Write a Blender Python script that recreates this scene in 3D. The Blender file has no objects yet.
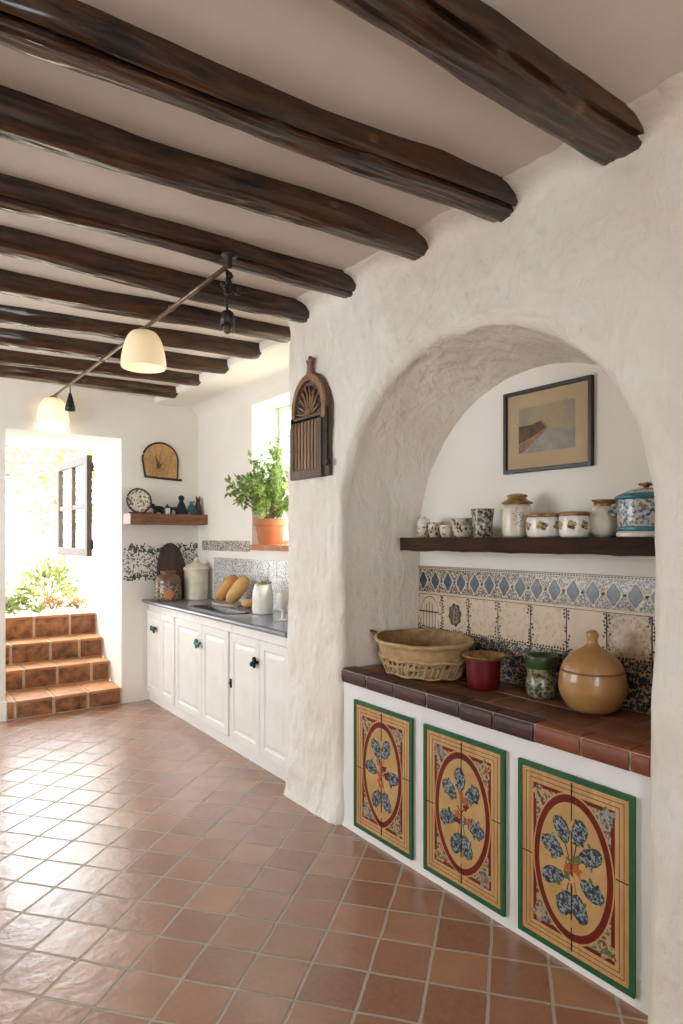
import bpy, bmesh, math, random
from mathutils import Vector, Matrix, noise

# ------------------------------------------------------------------ camera, world, sun, lights, exposure
sc = bpy.context.scene
COL = sc.collection
PI = math.pi
R = math.radians
YAW = 35.424                                     # the view is turned this far to the right of the long wall
cam_d = bpy.data.cameras.new('camera')
cam = bpy.data.objects.new('camera', cam_d)
COL.objects.link(cam)
cam.location = (0, 0, 1.45)
cam.rotation_euler = (R(90), 0, R(-YAW))
cam_d.sensor_fit = 'VERTICAL'
cam_d.sensor_height = 36.0
cam_d.sensor_width = 24.0
cam_d.lens = 36.0 * 646.0 / 1024.0
cam_d.shift_y = 26.0 / 1024.0
cam_d.clip_start = 0.05
sc.camera = cam

EXPOSURE = 1.03
LWC, LWS = 4.2, 2.3      # window in the left wall: centre and width
YF = -1.55       # wall behind the camera
SKY = 5.6
SUN = 3.2

sc.view_settings.view_transform = 'Standard'
sc.view_settings.look = 'None'
sc.view_settings.gamma = 1.0
sc.view_settings.use_curve_mapping = False
sc.view_settings.exposure = EXPOSURE
try:
    sc.cycles.use_denoising = True
    sc.cycles.denoiser = 'OPENIMAGEDENOISE'
    sc.cycles.max_bounces = 10
    sc.cycles.diffuse_bounces = 6
    sc.cycles.sample_clamp_indirect = 6.0
    sc.cycles.caustics_reflective = False
    sc.cycles.caustics_refractive = False
except Exception:
    pass

world = bpy.data.worlds.new('world')
sc.world = world
world.use_nodes = True
wn, wl = world.node_tree.nodes, world.node_tree.links
bg = wn['Background']
bg.inputs[0].default_value = (0.89, 0.945, 1.0, 1)
bg.inputs[1].default_value = SKY


def lamp(name, kind, loc, rot, energy, color=(1, 1, 1), size=None):
    d = bpy.data.lights.new(name, kind)
    d.energy = energy
    d.color = color
    if kind == 'AREA' and size:
        d.shape = 'RECTANGLE'
        d.size, d.size_y = size
    o = bpy.data.objects.new(name, d)
    COL.objects.link(o)
    o.location = loc
    o.rotation_euler = rot
    return o


sun = lamp('sun', 'SUN', (6, 0, 9), Vector((-0.436, 0.327, -0.839)).to_track_quat('-Z', 'Y').to_euler(), SUN, (1.0, 0.94, 0.84))
sun.data.angle = R(1.0)
# portals: they only guide the sky's own light through the real openings of the room
for loc, rot, size in (((-1.76, LWC, 1.55), (0, R(-90), 0), (1.3, LWS)), ((-0.5, YF - 0.02, 1.45), (R(90), 0, 0), (1.2, 1.3)), ((1.25, 6.74, 1.55), (R(-90), 0, 0), (0.95, 1.6)), ((2.735, 4.07, 1.95), (0, R(90), 0), (1.15, 1.15))):
    lamp('daylight_portal', 'AREA', loc, rot, 1.0, (1, 1, 1), size).data.cycles.is_portal = True


# ------------------------------------------------------------------ node helpers
class NT:
    def __init__(self, mat):
        self.n, self.l = mat.node_tree.nodes, mat.node_tree.links

    def add(self, kind, ins=None, **props):
        nd = self.n.new(kind)
        for k, v in props.items():
            setattr(nd, k, v)
        for k, v in (ins or {}).items():
            s = nd.inputs[k]
            if isinstance(v, bpy.types.NodeSocket):
                self.l.new(v, s)
            else:
                s.default_value = v
        return nd

    def math(self, op, a, b=None, c=None, clamp=False):
        i = {0: a}
        if b is not None:
            i[1] = b
        if c is not None:
            i[2] = c
        return self.add('ShaderNodeMath', i, operation=op, use_clamp=clamp).outputs[0]

    def vmath(self, op, a, b=None):
        i = {0: a}
        if b is not None:
            i[1] = b
        nd = self.add('ShaderNodeVectorMath', i, operation=op)
        return nd.outputs['Value'] if op == 'DOT_PRODUCT' else nd.outputs[0]

    def noise(self, vec, scale, detail=4, rough=0.55, dist=0.0, out='Fac'):
        return self.add('ShaderNodeTexNoise', {'Vector': vec, 'Scale': scale, 'Detail': detail, 'Roughness': rough, 'Distortion': dist}).outputs[out]

    def ramp(self, fac, stops, interp='LINEAR'):
        nd = self.add('ShaderNodeValToRGB', {'Fac': fac})
        cr = nd.color_ramp
        cr.interpolation = interp
        while len(cr.elements) > len(stops):
            cr.elements.remove(cr.elements[-1])
        while len(cr.elements) < len(stops):
            cr.elements.new(0.5)
        for e, (p, c) in zip(cr.elements, stops):
            e.position = p
            e.color = (c[0], c[1], c[2], 1)
        return nd.outputs['Color']

    def mix(self, fac, a, b, blend='MIX'):
        nd = self.add('ShaderNodeMix', data_type='RGBA', blend_type=blend)
        for idx, v in ((0, fac), (6, a), (7, b)):
            s = nd.inputs[idx]
            if isinstance(v, bpy.types.NodeSocket):
                self.l.new(v, s)
            else:
                s.default_value = v if idx == 0 else (v[0], v[1], v[2], 1)
        return nd.outputs[2]

    def bump(self, height, strength=0.3, dist=0.01, normal=None):
        i = {'Height': height, 'Strength': strength, 'Distance': dist}
        if normal is not None:
            i['Normal'] = normal
        return self.add('ShaderNodeBump', i).outputs[0]

    def scaled(self, vec, s):
        return self.add('ShaderNodeMapping', {'Vector': vec, 'Scale': s}).outputs[0]


def base_mat(name):
    m = bpy.data.materials.new(name)
    m.use_nodes = True
    t = NT(m)
    b = m.node_tree.nodes['Principled BSDF']
    tc = t.add('ShaderNodeTexCoord')
    return m, t, b, tc


def setb(t, b, **kw):
    names = {'color': 'Base Color', 'rough': 'Roughness', 'metal': 'Metallic', 'normal': 'Normal', 'spec': 'Specular IOR Level',
             'coat': 'Coat Weight', 'coat_rough': 'Coat Roughness', 'coat_ior': 'Coat IOR', 'coat_normal': 'Coat Normal', 'trans': 'Transmission Weight', 'sss': 'Subsurface Weight', 'ior': 'IOR'}
    for k, v in kw.items():
        s = b.inputs[names[k]]
        if isinstance(v, bpy.types.NodeSocket):
            t.l.new(v, s)
        elif k == 'color':
            s.default_value = (v[0], v[1], v[2], 1)
        else:
            s.default_value = v


def simple(name, c1, c2=None, scale=12.0, rough=0.5, bump=0.0, bscale=60.0, stretch=(1, 1, 1), spec=0.5, metal=0.0, coat=0.0, lo=0.35, hi=0.65, island=0.0, bdist=0.004):
    """A two-tone mottled material with a fine bump; island = how much each separate piece varies in brightness."""
    m, t, b, tc = base_mat(name)
    vec = t.scaled(tc.outputs['Object'], stretch)
    c2 = c2 or tuple(x * 0.85 for x in c1)
    col = t.ramp(t.noise(vec, scale, 5, 0.6), [(lo, c1), (hi, c2)])
    if island:
        g = t.add('ShaderNodeNewGeometry')
        v = t.math('MULTIPLY_ADD', g.outputs['Random Per Island'], island * 2, 1 - island)
        hs = t.add('ShaderNodeHueSaturation', {'Color': col, 'Value': v})
        col = hs.outputs[0]
    setb(t, b, color=col, rough=rough, spec=spec, metal=metal, coat=coat)
    if bump:
        setb(t, b, normal=t.bump(t.noise(vec, bscale, 5, 0.6), bump, bdist))
    return m


def plaster(name, c1, c2, big=2.2, fine=26.0, bump=0.5, rough=0.85, dist=0.012, stroke=(1, 1, 1)):
    m, t, b, tc = base_mat(name)
    vec = tc.outputs['Object']
    col = t.ramp(t.noise(vec, big, 6, 0.62, 0.4), [(0.35, c1), (0.72, c2)])
    sv = t.scaled(vec, stroke)
    h = t.math('ADD', t.noise(sv, fine * 0.3, 3, 0.5, 0.8), t.math('MULTIPLY', t.noise(sv, fine, 6, 0.6, 0.5), 0.45))
    setb(t, b, color=col, rough=rough, spec=0.25, normal=t.bump(h, bump, dist))
    return m


def busy(name, light, dark, scale=60.0, thr=0.5, third=None, rough=0.3, soft=0.04, obj='Object', coat=0.3, dist=1.2):
    """Dense painted pottery ornament: dark scrolls and dots over a pale glaze."""
    m, t, b, tc = base_mat(name)
    vec = tc.outputs[obj]
    a = t.noise(vec, scale, 2, 0.5, dist)
    v = t.add('ShaderNodeTexVoronoi', {'Vector': vec, 'Scale': scale * 1.3}, feature='F1').outputs['Distance']
    f = t.math('ADD', t.math('MULTIPLY', a, 0.75), t.math('MULTIPLY', v, 0.4))
    stops = [(thr - soft, dark), (thr + soft, light)]
    col = t.ramp(f, stops)
    if third:
        col = t.mix(t.ramp(t.noise(vec, scale * 0.35, 2, 0.5), [(0.52, (0, 0, 0)), (0.6, (1, 1, 1))]), col, t.ramp(f, [(thr - soft, third), (thr + soft, light)]))
    setb(t, b, color=col, rough=rough, coat=coat, coat_rough=0.15, normal=t.bump(t.noise(vec, 45, 3), 0.12, 0.003))
    return m


def wood(name, dark, light, axis=0, scale=9.0, rough=0.4, bump=0.4, coat=0.0, spec=0.5, stretch=12.0, island=0.0, cr=0.25, knots=None):
    m, t, b, tc = base_mat(name)
    st = [1.0, 1.0, 1.0]
    st[axis] = 1.0 / stretch
    vec = t.scaled(tc.outputs['Object'], tuple(st))
    n1 = t.noise(vec, scale * 3, 6, 0.65, 0.6)
    n2 = t.noise(tc.outputs['Object'], scale * 0.35, 3, 0.5)
    f = t.math('ADD', t.math('MULTIPLY', n1, 0.7), t.math('MULTIPLY', n2, 0.3))
    col = t.ramp(f, [(0.36, dark), (0.52, tuple((a + c) / 2 for a, c in zip(dark, light))), (0.68, light)])
    if island:
        g = t.add('ShaderNodeNewGeometry')
        col = t.add('ShaderNodeHueSaturation', {'Color': col, 'Value': t.math('MULTIPLY_ADD', g.outputs['Random Per Island'], island * 2, 1 - island)}).outputs[0]
    if knots:
        v = t.add('ShaderNodeTexVoronoi', {'Vector': t.scaled(tc.outputs['Object'], (0.75, 1.0, 1.0)), 'Scale': 5.0}, feature='F1')
        kf = t.ramp(t.math('ADD', v.outputs['Distance'], t.math('MULTIPLY', n1, 0.06)), [(0.06, (0.9, 0.9, 0.9)), (0.13, (0, 0, 0))])
        col = t.mix(kf, col, t.ramp(n1, [(0.42, (0.012, 0.006, 0.003)), (0.55, knots)]))
    rg = t.math('MULTIPLY_ADD', n1, 0.3, rough - 0.15)
    setb(t, b, color=col, rough=rg, spec=spec, coat=coat, coat_rough=cr, normal=t.bump(n1, bump, 0.006))
    return m


M = {}
M['wall_rough'] = plaster('rough_limewash', (0.83, 0.805, 0.75), (0.72, 0.64, 0.53), 1.3, 22, 0.9, 0.92, 0.026, (1, 1.0, 0.55))
M['wall_smooth'] = plaster('smooth_limewash', (0.82, 0.79, 0.73), (0.78, 0.735, 0.66), 1.5, 14, 0.15, 0.85, 0.008)
M['ceiling'] = plaster('ceiling_plaster', (0.68, 0.62, 0.545), (0.60, 0.54, 0.465), 1.4, 9, 0.30, 0.9, 0.015)
M['white_paint'] = simple('white_cabinet_paint', (0.84, 0.825, 0.78), (0.79, 0.765, 0.71), 6, 0.45, 0.08, 40)
M['white_base'] = plaster('white_masonry', (0.84, 0.83, 0.80), (0.78, 0.76, 0.71), 3, 20, 0.3, 0.8, 0.006)
M['beam'] = wood('dark_varnished_beam', (0.006, 0.003, 0.0015), (0.10, 0.040, 0.014), 0, 12, 0.45, 1.0, 0.55, 0.25, 7, cr=0.12, knots=(0.20, 0.085, 0.03))
M['shelf_dark'] = wood('dark_shelf_wood', (0.008, 0.004, 0.002), (0.066, 0.028, 0.011), 1, 11, 0.65, 1.0, 0.0, 0.15, 6)
M['shelf_brown'] = wood('brown_shelf_wood', (0.10, 0.035, 0.014), (0.34, 0.15, 0.065), 0, 9, 0.5, 0.6, 0.0, 0.4, 8)
M['shutter_wood'] = wood('weathered_brown_wood', (0.12, 0.062, 0.03), (0.36, 0.20, 0.10), 2, 12, 0.55, 0.6, 0.0, 0.4, 10)
M['shutter_dark'] = wood('dark_weathered_wood', (0.06, 0.04, 0.027), (0.17, 0.115, 0.075), 2, 12, 0.6, 0.6, 0.0, 0.4, 10)
M['casement_wood'] = wood('casement_wood', (0.028, 0.016, 0.010), (0.075, 0.045, 0.028), 2, 12, 0.6, 0.4)
M['slate'] = simple('grey_slate', (0.15, 0.155, 0.18), (0.23, 0.235, 0.26), 7, 0.28, 0.15, 30, spec=0.6)
M['steel_dark'] = simple('dark_metal', (0.03, 0.03, 0.032), (0.06, 0.055, 0.05), 20, 0.4, 0.2, 80, metal=0.6)
M['iron'] = simple('black_iron', (0.018, 0.014, 0.012), (0.05, 0.035, 0.025), 30, 0.45, 0.5, 120, metal=0.5)
M['bronze'] = simple('bronze_rod', (0.12, 0.08, 0.05), (0.22, 0.16, 0.11), 20, 0.35, 0.1, 80, metal=0.8)
M['glaze_cream'] = simple('cream_glaze', (0.72, 0.66, 0.54), (0.60, 0.53, 0.42), 14, 0.35, 0.15, 50, coat=0.3)
M['glaze_white'] = simple('white_glaze', (0.74, 0.71, 0.64), (0.66, 0.62, 0.54), 14, 0.35, 0.1, 50, coat=0.3)
M['gold'] = simple('gold_brown_glaze', (0.33, 0.19, 0.05), (0.14, 0.07, 0.02), 45, 0.35, 0.1, 60, coat=0.3)
M['red_glaze'] = simple('dark_red_glaze', (0.135, 0.006, 0.008), (0.09, 0.004, 0.006), 9, 0.4, 0.1, 50, coat=0.15, spec=0.35)
M['gourd'] = simple('varnished_gourd', (0.43, 0.225, 0.08), (0.31, 0.15, 0.048), 5, 0.36, 0.05, 40, coat=0.35)
M['gourd_line'] = simple('burnt_line', (0.20, 0.075, 0.025), None, 20, 0.5)
M['green_glaze'] = simple('green_glaze', (0.016, 0.045, 0.009), (0.04, 0.08, 0.02), 22, 0.3, 0.2, 50, coat=0.4)
M['teal'] = simple('teal_glaze', (0.015, 0.19, 0.22), (0.01, 0.13, 0.16), 18, 0.3, 0.1, 50, coat=0.4)
M['teal_dark'] = simple('dark_teal_glaze', (0.005, 0.045, 0.06), (0.01, 0.08, 0.095), 30, 0.4, 0.3, 60, coat=0.3)
M['navy'] = simple('dark_blue_black', (0.008, 0.011, 0.015), (0.02, 0.026, 0.03), 30, 0.5, 0.3, 60, spec=0.2)
M['brown_clay'] = simple('brown_clay', (0.085, 0.035, 0.018), (0.05, 0.02, 0.012), 20, 0.4, 0.3, 50, coat=0.2)
M['dark_board'] = wood('dark_board_wood', (0.022, 0.011, 0.007), (0.085, 0.042, 0.024), 2, 9, 0.45, 0.3)
M['jar_brown'] = simple('brown_jar_glaze', (0.10, 0.04, 0.025), (0.17, 0.085, 0.055), 16, 0.3, 0.3, 40, coat=0.4)
M['terracotta'] = simple('terracotta_pot', (0.52, 0.19, 0.075), (0.42, 0.145, 0.055), 8, 0.75, 0.15, 60)
M['soil'] = simple('soil', (0.04, 0.025, 0.015), None, 40, 0.9, 0.8, 60)
M['tile_dark'] = simple('dark_edge_tile', (0.085, 0.034, 0.024), (0.045, 0.022, 0.02), 9, 0.5, 0.5, 22, island=0.25, spec=0.35)
M['tile_red'] = simple('red_edge_tile', (0.27, 0.082, 0.036), (0.17, 0.052, 0.026), 9, 0.5, 0.5, 22, island=0.2, spec=0.35)
M['tile_top'] = simple('brown_counter_tile', (0.20, 0.075, 0.033), (0.115, 0.043, 0.022), 7, 0.42, 0.3, 20, island=0.25, spec=0.4)
M['grout'] = simple('pale_grout', (0.46, 0.38, 0.29), (0.36, 0.29, 0.22), 30, 0.9, 0.3, 80)
M['grout_light'] = simple('lime_grout', (0.62, 0.50, 0.37), (0.50, 0.38, 0.26), 30, 0.9, 0.3, 80)
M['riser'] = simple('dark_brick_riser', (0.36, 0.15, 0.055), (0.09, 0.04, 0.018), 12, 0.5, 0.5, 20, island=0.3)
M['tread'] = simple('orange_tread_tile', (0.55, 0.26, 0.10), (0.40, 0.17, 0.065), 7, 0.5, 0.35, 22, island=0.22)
M['sill'] = simple('brick_sill', (0.50, 0.22, 0.11), (0.40, 0.17, 0.08), 12, 0.7, 0.3, 40)
M['basket'] = simple('straw_basket', (0.56, 0.39, 0.20), (0.40, 0.25, 0.11), 22, 0.75, 0.8, 70, lo=0.3, hi=0.7, bdist=0.008)
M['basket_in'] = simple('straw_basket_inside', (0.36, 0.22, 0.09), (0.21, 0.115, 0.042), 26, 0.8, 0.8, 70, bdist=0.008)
M['weave_gap_shade'] = simple('basket_weave_painted_gaps', (0.10, 0.075, 0.04), (0.05, 0.04, 0.025), 40, 0.85)
M['bread'] = simple('bread_crust', (0.55, 0.27, 0.075), (0.36, 0.14, 0.03), 8, 0.65, 0.5, 35)
M['bread_pale'] = simple('floury_bread_crust', (0.62, 0.37, 0.14), (0.50, 0.25, 0.075), 8, 0.7, 0.5, 35)
M['board_light'] = wood('pale_board', (0.38, 0.29, 0.21), (0.55, 0.45, 0.34), 1, 9, 0.6, 0.2)
M['leaf'] = simple('fresh_leaf', (0.15, 0.26, 0.05), (0.36, 0.46, 0.13), 9, 0.5, island=0.4)
M['leaf_garden'] = simple('garden_leaf', (0.15, 0.19, 0.05), (0.30, 0.29, 0.11), 5, 0.6, island=0.4)
M['leaf_low'] = simple('low_leaf', (0.10, 0.15, 0.035), (0.24, 0.25, 0.085), 9, 0.6, island=0.4)
M['leaf_dry'] = simple('dry_rust_leaf', (0.34, 0.15, 0.06), (0.45, 0.28, 0.12), 9, 0.7, island=0.3)
M['stem'] = simple('green_brown_stem', (0.13, 0.11, 0.04), (0.20, 0.16, 0.07), 20, 0.8)
M['bark'] = simple('pale_bark', (0.30, 0.24, 0.17), (0.20, 0.15, 0.10), 14, 0.9, 0.5, 40)
M['ground'] = simple('pale_gravel', (0.72, 0.66, 0.55), (0.60, 0.54, 0.43), 30, 0.95, 0.5, 80)
M['stone_wall'] = simple('pale_garden_stone', (0.62, 0.58, 0.50), (0.48, 0.45, 0.38), 6, 0.9, 0.5, 30)
M['frame_black'] = wood('black_frame', (0.008, 0.006, 0.005), (0.028, 0.02, 0.014), 1, 9, 0.4, 0.1)
M['mat_board'] = simple('tan_mat_board', (0.46, 0.35, 0.21), (0.41, 0.30, 0.175), 3, 0.9)
M['rim_dark'] = simple('dark_rim', (0.035, 0.022, 0.014), (0.06, 0.035, 0.02), 20, 0.6, 0.3, 60)
M['straw_tan'] = wood('split_wood_tan', (0.40, 0.21, 0.07), (0.62, 0.39, 0.17), 2, 14, 0.65, 0.3, stretch=4)
M['line_brown'] = simple('brown_line', (0.14, 0.06, 0.02), None, 20, 0.7)
M['ink'] = simple('ink_black', (0.025, 0.02, 0.018), None, 20, 0.6)
# tiles and pottery ornament
M['orn_dark'] = busy('ornament_dark', (0.46, 0.37, 0.25), (0.028, 0.026, 0.024), 80, 0.61, (0.025, 0.05, 0.08))
M['orn_line'] = busy('ornament_lace', (0.50, 0.41, 0.29), (0.035, 0.03, 0.026), 110, 0.61)
M['orn_tile'] = busy('ornament_pale', (0.56, 0.44, 0.30), (0.40, 0.29, 0.17), 34, 0.46, None, 0.35, 0.16)
M['orn_brown'] = busy('ornament_brown', (0.50, 0.38, 0.24), (0.23, 0.15, 0.085), 60, 0.5, None, 0.35, 0.12)
M['orn_medal'] = busy('medallion_brown', (0.20, 0.12, 0.07), (0.035, 0.022, 0.016), 70, 0.56)
M['tile_cream'] = simple('cream_tile', (0.58, 0.46, 0.33), (0.50, 0.39, 0.27), 12, 0.35, 0.1, 40, coat=0.2)
M['tile_blue'] = busy('blue_diamond_glaze', (0.03, 0.085, 0.135), (0.004, 0.018, 0.038), 75, 0.67, (0.008, 0.05, 0.06), 0.3, 0.06)
M['orn_kitchen'] = busy('kitchen_tile_ornament', (0.60, 0.60, 0.58), (0.12, 0.135, 0.16), 60, 0.52, (0.12, 0.17, 0.24), 0.3, 0.06)
M['orn_strip'] = busy('kitchen_strip_ornament', (0.56, 0.51, 0.42), (0.06, 0.055, 0.05), 60, 0.55, None, 0.35, 0.05)
M['vine'] = simple('dark_vine_paint', (0.03, 0.045, 0.04), (0.08, 0.085, 0.06), 30, 0.6)
M['orn_plate'] = busy('plate_ornament', (0.66, 0.60, 0.50), (0.035, 0.032, 0.03), 42, 0.52, None, 0.4, 0.04)
M['orn_mug'] = busy('mug_ornament', (0.42, 0.36, 0.25), (0.02, 0.019, 0.017), 60, 0.58, None, 0.4, 0.05)
M['orn_cup'] = busy('cup_ornament', (0.58, 0.49, 0.37), (0.035, 0.025, 0.022), 46, 0.50, (0.16, 0.09, 0.04), 0.4, 0.05)
M['orn_jar'] = busy('jar_ornament', (0.62, 0.55, 0.43), (0.03, 0.07, 0.08), 75, 0.50, None, 0.35, 0.05)
M['orn_flower'] = busy('flower_ornament', (0.46, 0.33, 0.15), (0.035, 0.028, 0.02), 60, 0.56, (0.06, 0.09, 0.03), 0.4, 0.05)
M['orn_blue'] = busy('blue_brush_ornament', (0.46, 0.48, 0.46), (0.012, 0.06, 0.12), 55, 0.56, (0.20, 0.12, 0.05), 0.3, 0.06)
M['orn_green'] = busy('green_mottle', (0.28, 0.26, 0.14), (0.018, 0.028, 0.014), 50, 0.56, (0.08, 0.05, 0.025), 0.35, 0.08)
M['orn_jarbrown'] = busy('brown_jar_ornament', (0.34, 0.23, 0.14), (0.035, 0.02, 0.014), 55, 0.60, None, 0.35, 0.06)
# painted panels
M['p_green'] = simple('green_paint', (0.024, 0.12, 0.045), (0.017, 0.085, 0.032), 14, 0.5, 0.2, 40, spec=0.3)
M['p_orange'] = wood('orange_panel_wood', (0.45, 0.23, 0.08), (0.64, 0.39, 0.16), 2, 10, 0.45, 0.15, stretch=8)
M['p_tan'] = simple('ochre_paint', (0.55, 0.35, 0.14), (0.45, 0.265, 0.09), 9, 0.45, 0.15, 40)
M['p_red'] = simple('oxblood_paint', (0.115, 0.010, 0.005), (0.165, 0.018, 0.008), 14, 0.5, 0.1, 40, spec=0.25)
M['p_orangered'] = simple('vermilion_paint', (0.46, 0.10, 0.02), (0.34, 0.06, 0.015), 40, 0.45)
M['p_corner'] = busy('panel_corner_ornament', (0.44, 0.31, 0.16), (0.06, 0.03, 0.02), 60, 0.56, (0.10, 0.13, 0.06), 0.45, 0.07, coat=0.1)
M['p_blue'] = busy('panel_flower_blue', (0.24, 0.29, 0.30), (0.010, 0.022, 0.045), 85, 0.595, (0.02, 0.06, 0.08), 0.45, 0.06, coat=0.1)
M['p_leaf'] = simple('panel_leaf_green', (0.06, 0.11, 0.03), (0.13, 0.17, 0.05), 40, 0.5)
M['p_corner_blue'] = busy('panel_corner_blue', (0.28, 0.29, 0.26), (0.03, 0.045, 0.06), 60, 0.56, (0.26, 0.15, 0.03), 0.45, 0.07, coat=0.1)
# painting
M['a_sky'] = simple('watercolour_sky', (0.20, 0.195, 0.19), (0.34, 0.28, 0.16), 7, 0.9, lo=0.3, hi=0.6)
M['a_yellow'] = simple('watercolour_yellow', (0.37, 0.29, 0.13), (0.29, 0.25, 0.17), 18, 0.9)
M['a_hill'] = simple('watercolour_hill', (0.06, 0.05, 0.032), (0.13, 0.085, 0.05), 26, 0.9)
M['a_slope'] = simple('watercolour_slope', (0.22, 0.11, 0.06), (0.28, 0.20, 0.13), 26, 0.9)
M['a_water'] = simple('watercolour_water', (0.32, 0.29, 0.25), (0.24, 0.22, 0.20), 22, 0.9)


def glass_mat():
    """thin clear pane: see-through with a mirror sheen that grows towards grazing angles"""
    m, t, b, tc = base_mat('clear_glass')
    gl = t.add('ShaderNodeBsdfGlossy', {'Roughness': 0.03})
    tr = t.add('ShaderNodeBsdfTransparent', {'Color': (0.96, 0.98, 0.97, 1)})
    fc = t.add('ShaderNodeLayerWeight', {'Blend': 0.5}).outputs['Facing']
    fr = t.math('MULTIPLY_ADD', t.math('POWER', fc, 5.0), 0.6, 0.03)
    mx = t.add('ShaderNodeMixShader', {0: fr, 1: tr.outputs[0], 2: gl.outputs[0]})
    out = [n for n in t.n if n.type == 'OUTPUT_MATERIAL'][0]
    t.l.new(mx.outputs[0], out.inputs[0])
    return m


def shade_mat():
    m, t, b, tc = base_mat('opal_glass')
    setb(t, b, color=(0.84, 0.79, 0.66), rough=0.35)
    tr = t.add('ShaderNodeBsdfTranslucent', {'Color': (0.90, 0.87, 0.78, 1)})
    mx = t.add('ShaderNodeMixShader', {0: 0.5, 1: b.outputs[0], 2: tr.outputs[0]})
    out = [n for n in t.n if n.type == 'OUTPUT_MATERIAL'][0]
    t.l.new(mx.outputs[0], out.inputs[0])
    return m


def bulb_mat():
    m, t, b, tc = base_mat('lit_bulb')
    setb(t, b, color=(1, 0.9, 0.75))
    b.inputs['Emission Color'].default_value = (1, 0.88, 0.70, 1)
    b.inputs['Emission Strength'].default_value = 2.5
    return m


def leafy(m):
    """let light glow through leaves"""
    t = NT(m)
    b = m.node_tree.nodes['Principled BSDF']
    src = b.inputs['Base Color'].links[0].from_socket
    tr = t.add('ShaderNodeBsdfTranslucent', {'Color': src})
    mx = t.add('ShaderNodeMixShader', {0: 0.45, 1: b.outputs[0], 2: tr.outputs[0]})
    out = [n for n in t.n if n.type == 'OUTPUT_MATERIAL'][0]
    t.l.new(mx.outputs[0], out.inputs[0])


for k in ('leaf', 'leaf_garden', 'leaf_low', 'leaf_dry'):
    leafy(M[k])
M['glass'] = glass_mat()
M['opal'] = shade_mat()
M['bulb'] = bulb_mat()


def floor_mat():
    m, t, b, tc = base_mat('terracotta_floor_tiles')
    geo = t.add('ShaderNodeNewGeometry')
    # square tiles laid diagonally to the walls
    wob = t.vmath('SUBTRACT', t.noise(geo.outputs['Position'], 7, 2, 0.5, 0, 'Color'), (0.5, 0.5, 0.5))
    pos = t.vmath('SUBTRACT', t.vmath('ADD', geo.outputs['Position'], t.vmath('MULTIPLY', wob, (0.012, 0.012, 0))), (1.340, 1.976, 0))
    A = R(-50.0)
    gu = t.math('DIVIDE', t.vmath('DOT_PRODUCT', pos, (math.cos(A), math.sin(A), 0)), 0.1955)
    gv = t.math('DIVIDE', t.vmath('DOT_PRODUCT', pos, (-math.sin(A), math.cos(A), 0)), 0.1865)
    vec = t.add('ShaderNodeCombineXYZ', {0: gu, 1: gv, 2: 0.0}).outputs[0]
    fl = t.vmath('FLOOR', vec)
    fr = t.vmath('SUBTRACT', vec, fl)
    sx = t.add('ShaderNodeSeparateXYZ', {0: fr})
    ex = t.math('MINIMUM', sx.outputs[0], t.math('SUBTRACT', 1.0, sx.outputs[0]))
    ey = t.math('MINIMUM', sx.outputs[1], t.math('SUBTRACT', 1.0, sx.outputs[1]))
    e = t.math('MINIMUM', ex, ey)
    grout = t.math('SUBTRACT', 1.0, t.add('ShaderNodeMapRange', {'Value': e, 'From Min': 0.020, 'From Max': 0.036}, interpolation_type='SMOOTHSTEP').outputs[0])
    rnd = t.add('ShaderNodeTexWhiteNoise', {'Vector': fl}, noise_dimensions='2D')
    cell = t.ramp(rnd.outputs['Value'], [(0.0, (0.175, 0.062, 0.030)), (0.3, (0.25, 0.098, 0.047)), (0.65, (0.30, 0.126, 0.060)), (1.0, (0.37, 0.178, 0.09))])
    cloud = t.noise(geo.outputs['Position'], 6, 4, 0.55)
    col = t.mix(t.ramp(cloud, [(0.40, (0, 0, 0)), (0.70, (0.6, 0.6, 0.6))]), cell, (0.20, 0.076, 0.037))
    fine = t.noise(geo.outputs['Position'], 48, 4, 0.6)
    col = t.mix(t.math('MULTIPLY', t.math('SUBTRACT', fine, 0.25, clamp=True), 0.6), col, (0.46, 0.235, 0.125))
    col = t.mix(grout, col, t.mix(fine, (0.45, 0.39, 0.32), (0.34, 0.28, 0.215)))
    rough = t.math('ADD', t.math('MULTIPLY_ADD', t.noise(geo.outputs['Position'], 13, 4), 0.30, 0.20), t.math('MULTIPLY', grout, 0.4))
    tilt = t.vmath('DOT_PRODUCT', t.vmath('SUBTRACT', rnd.outputs['Color'], (0.5, 0.5, 0.5)), t.vmath('SUBTRACT', fr, (0.5, 0.5, 0.5)))
    h = t.math('ADD', t.math('MULTIPLY', t.math('SUBTRACT', 1.0, grout), 0.35), t.math('MULTIPLY', tilt, 0.9))
    h = t.math('ADD', h, t.math('MULTIPLY', t.noise(geo.outputs['Position'], 16, 4, 0.55), 0.55))
    nrm = t.bump(h, 0.6, 0.008)
    setb(t, b, color=col, rough=rough, spec=0.5, coat=t.math('SUBTRACT', 1.0, t.math('MULTIPLY', grout, 0.9)), coat_rough=0.27, coat_ior=1.7, normal=nrm, coat_normal=nrm)
    return m


M['floor'] = floor_mat()


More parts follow.
